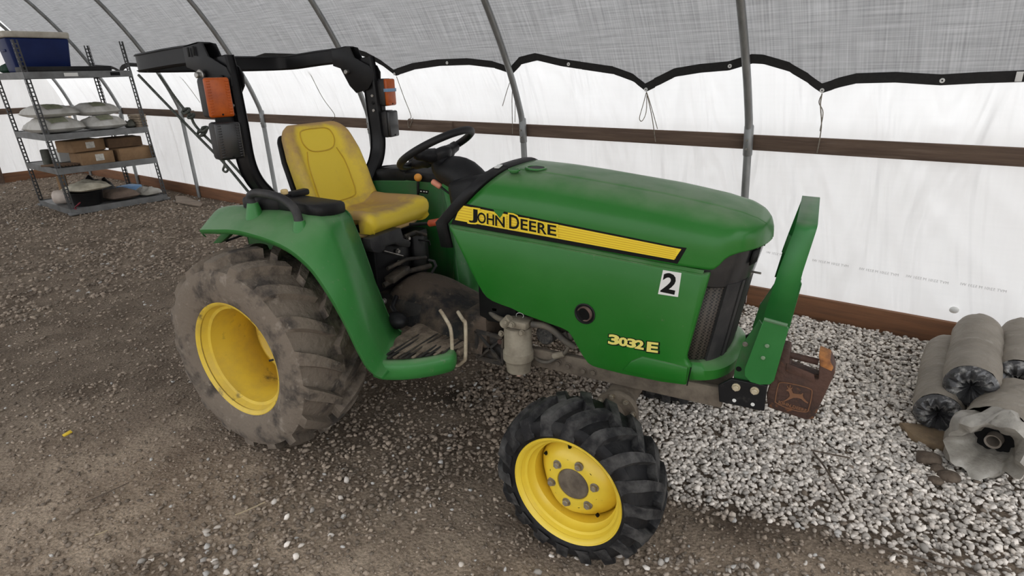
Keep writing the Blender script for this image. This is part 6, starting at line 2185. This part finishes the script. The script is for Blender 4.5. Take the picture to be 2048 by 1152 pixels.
# ------------------------------------------------------------------ wrapped rolls by the wall on the right
WRAP = mat('dusty_fabric_sleeve', (0.275, 0.242, 0.198), 0.7, var=(0.19, 0.165, 0.132), vscale=5, vlo=0.4, vhi=0.7, bump=1.0, bscale=22, var2=(0.36, 0.33, 0.28), v2scale=12, v2lo=0.6, v2hi=0.75)
CLEAR = mat('cloudy_plastic_end', (0.05, 0.05, 0.052), 0.25, var=(0.40, 0.39, 0.37), vscale=16, vlo=0.52, vhi=0.66, bump=0.8, bscale=26, coat=0.3)
CLEAR2 = mat('cloudy_plastic_flap', (0.40, 0.375, 0.33), 0.35, var=(0.22, 0.20, 0.17), vscale=9, vlo=0.4, vhi=0.7, bump=0.8, bscale=24)


def wrapped_roll(p0, p1, r, seed, label, open_end=False, far_taper=0.9):
    """p0 near end, p1 far end (world, centre line)"""
    p0 = np.array(p0, float); p1 = np.array(p1, float)
    e = empty('wrapped_roll', p0 - np.array([0, 0, r * 0.9]))
    o3 = np.array(e.location)
    ax = p1 - p0; L = np.linalg.norm(ax); ax /= L
    s = np.cross(ax, (0, 0, 1)); s /= np.linalg.norm(s); t = np.cross(s, ax)
    ring = 40
    rows = []
    for i in range(27):
        f = i / 26
        row = []
        end = 1 - 0.10 * max(0, (f - 0.86) / 0.14) ** 2 - 0.05 * max(0, (0.08 - f) / 0.08)
        for k in range(ring):
            an = 2 * math.pi * k / ring
            nz = float(vnoise(f * 9 + 3, 3 + 3 * math.cos(an) , seed, 1.5)) + float(vnoise(f * 14, 5 + 4 * math.sin(an), seed + 3, 1.7)) - 1
            rr = r * end * (1 + 0.055 * nz)
            c = p0 + ax * L * f
            d = s * math.cos(an) + t * math.sin(an) * (0.90 if math.sin(an) < 0 else 1.0)
            row.append(c + d * rr - o3)
        rows.append(row)
    mb = MB(); mb.grid(rows, closed_v=True); mb.f.append([26 * ring + k for k in range(ring)]); mb.mi.append(0)
    mb.build('sleeve', WRAP, e, smooth=60, recalc=True)
    # gathered plastic at the near end
    if not open_end:
        caps = []
        for j, (f, dep_) in enumerate(((0.99, 0.0), (0.85, 0.025), (0.6, 0.030), (0.35, 0.012), (0.12, -0.012), (0.01, -0.02))):
            row = []
            for k in range(ring):
                an = 2 * math.pi * k / ring
                pl = 0.010 * math.sin(11 * an + seed) * (1 if j in (2, 3, 4) else 0.3)
                d = s * math.cos(an) + t * math.sin(an) * (0.90 if math.sin(an) < 0 else 1.0)
                row.append(p0 + d * r * 0.95 * f - ax * (dep_ + pl) - o3)
            caps.append(row)
        mb = MB(); mb.grid(caps, closed_v=True); mb.build('gathered_end', CLEAR, e, smooth=50, recalc=True)
    else:
        # torn plastic mouth with the dark roll inside
        rows = []
        for j, (f, dep_) in enumerate(((0.98, 0.0), (1.03, 0.05), (1.05, 0.11), (0.92, 0.16), (0.70, 0.14), (0.52, 0.07), (0.46, 0.0))):
            row = []
            for k in range(ring):
                an = 2 * math.pi * k / ring
                tr_ = 0.05 * math.sin(3 * an + 1.0) + 0.03 * math.sin(7 * an + seed)
                d = s * math.cos(an) + t * math.sin(an) * (0.90 if math.sin(an) < 0 else 1.0)
                row.append(p0 + d * r * f * (1 + 0.09 * math.sin(5 * an + j) + 0.06 * math.sin(11 * an - 1.7 * j) + 0.08 * math.sin(2 * an + 0.8)) - ax * (dep_ + (tr_ if j in (2, 3, 4) else 0) * 0.7) - o3)
            rows.append(row)
        mb = MB(); mb.grid(rows, closed_v=True); mb.build('torn_plastic', CLEAR2, e, smooth=60, recalc=True)
        mb = MB(); mb.lathe([(0.0, r * 0.58), (0.0, r * 0.22), (0.16, r * 0.20)], p0 - o3 - ax * 0.01, ax, 32); mb.build('dark_roll', BLK_INK, e, recalc=True)
        mb = MB(); mb.lathe([(-0.045, r * 0.16), (-0.05, r * 0.21), (0.2, r * 0.21), (0.2, r * 0.16)], p0 - o3, ax, 24, closed=True); mb.build('core_tube', mat('grey_card_core', (0.28, 0.24, 0.2), 0.8), e, recalc=True)
    tag(e, label, 'roll', 'plastic-wrapped rolls by the wall')
    return e


wrapped_roll(at(1876, 828, Z=0.105), at(1893, 700, Z=0.105), 0.108, 3, 'grey wrapped roll lying on the gravel, leftmost of the four by the wall')
wrapped_roll(at(1941, 775, Z=0.245), at(1957, 662, Z=0.245), 0.116, 5, 'grey wrapped roll raised between the leftmost roll and the wall corner, second from left')
wrapped_roll(at(2034, 765, Z=0.20), at(2048, 672, Z=0.20), 0.122, 8, 'grey wrapped roll at the back right, behind the torn open one')
wrapped_roll(at(1992, 875, Z=0.145), at(2040, 812, Z=0.145), 0.148, 12, 'near wrapped roll with a torn open plastic mouth and dark core', open_end=True)

# ------------------------------------------------------------------ odds and ends on the ground
def slab(name, px, h, material, label, cat, z=0.0, seed=1):
    P = [np.array(at(a, b, Z=z + 0.01)) for a, b in px]
    c = sum(P) / len(P)
    mb = MB()
    e = [Vector(p - c) for p in P]
    mb.prism([(v.x, v.y, 0) for v in e], (0, 0, h), min(0.006, h * 0.3))
    o = mb.build(name, material, None, smooth=25)
    o.location = (c[0], c[1], float(ground_z(c[0], c[1])) + z)
    tag(o, label, cat)
    return o


TAN = mat('tan_sandstone', (0.26, 0.185, 0.11), 0.9, var=(0.17, 0.12, 0.075), vscale=12, bump=0.5, bscale=60)
slab('flat_rock', ((1796, 853), (1832, 857), (1902, 864), (1902, 908), (1864, 896), (1826, 882)), 0.035, TAN, 'flat tan rock beside the wrapped rolls', 'rock')
CLOD = mat('dark_soil_clod', (0.085, 0.062, 0.045), 0.95, var=(0.15, 0.115, 0.085), vscale=14, bump=0.8, bscale=50)
for k, (px, py, r) in enumerate(((1857, 918, 0.05), (1875, 938, 0.035), (1898, 952, 0.046), (1872, 962, 0.028))):
    p = at(px, py, Z=0.02)
    mb = MB(); mb.sphere((0, 0, 0), r, (1, 0.8, 0.55), 3)
    mb.v = [tuple(np.array(v) * (0.8 + 0.45 * float(vnoise(v[0] * 30 + 9, v[1] * 30 + v[2] * 22 + 9, 40 + k, 1.0)))) for v in mb.v]
    o = mb.build('soil_clod', CLOD, None, smooth=30); o.location = (p[0], p[1], 0.02)
    tag(o, ('larger dark soil clod between the tan rock and the torn roll', 'small dark soil clod just below the larger one', 'broad dark soil clod nearest the torn plastic mouth', 'smallest soil clod by the torn roll')[k], 'clod', 'soil clods by the rolls')
TWIG = mat('dry_twig', (0.13, 0.10, 0.075), 0.9, var=(0.08, 0.06, 0.045), vscale=30)
STRAW = mat('dry_straw', (0.42, 0.34, 0.22), 0.85)
tw = [(((1622, 900), (1660, 908), (1700, 916)), 0.004, TWIG, 'thin twig on pale gravel right of the front tire'),
      (((1627, 905), (1650, 935), (1690, 1000)), 0.004, TWIG, 'longer dry twig running down the gravel towards the corner'),
      (((1750, 1090), (1850, 1120), (1960, 1150)), 0.005, TWIG, 'dark twig in the dirt at the lower right'),
      (((470, 1030), (500, 1018), (530, 1004)), 0.003, STRAW, 'pale straw on the dirt at lower left'),
      (((170, 1005), (215, 985), (258, 965)), 0.003, TWIG, 'brown stalk on the dirt at far lower left'),
      (((190, 1070), (205, 1065), (215, 1060)), 0.003, STRAW, 'short straw at the lower left beside the pebbles')]
for px, r, m_, lab in tw:
    P = [np.array(at(a, b, Z=0.022)) for a, b in px]
    o3 = P[0]
    o = MB().tube([p - o3 for p in catmull(P, 4)], r, 6).build('twig', m_, None, smooth=60)
    o.location = o3; tag(o, lab, 'twig', 'twigs and straw on the ground')
slab('plastic_scrap', ((124, 870), (141, 860), (145, 864), (128, 873)), 0.006, mat('yellow_scrap', (0.75, 0.52, 0.03), 0.6), 'small yellow plastic scrap on the dirt at left', 'scrap', z=0.012)
slab('cardboard_sheet', ((350, 392), (368, 392), (406, 406), (401, 412), (352, 404)), 0.02, mat('weathered_card', (0.27, 0.215, 0.165), 0.9, var=(0.2, 0.155, 0.12), vscale=8), 'flat weathered cardboard sheet on the ground beside the rack', 'cardboard', z=0.012)
a, z = on_n(1908, 621, 0.02)
mb = MB(); mb.sphere((0, 0, 0), 0.022, (1.2, 0.7, 1.0), 2)
o = mb.build('film_clip', WHITE_S, None, smooth=60); o.location = wpt(a, 0.03, z); tag(o, 'white plastic knob holding the film above the rolls', 'clip')
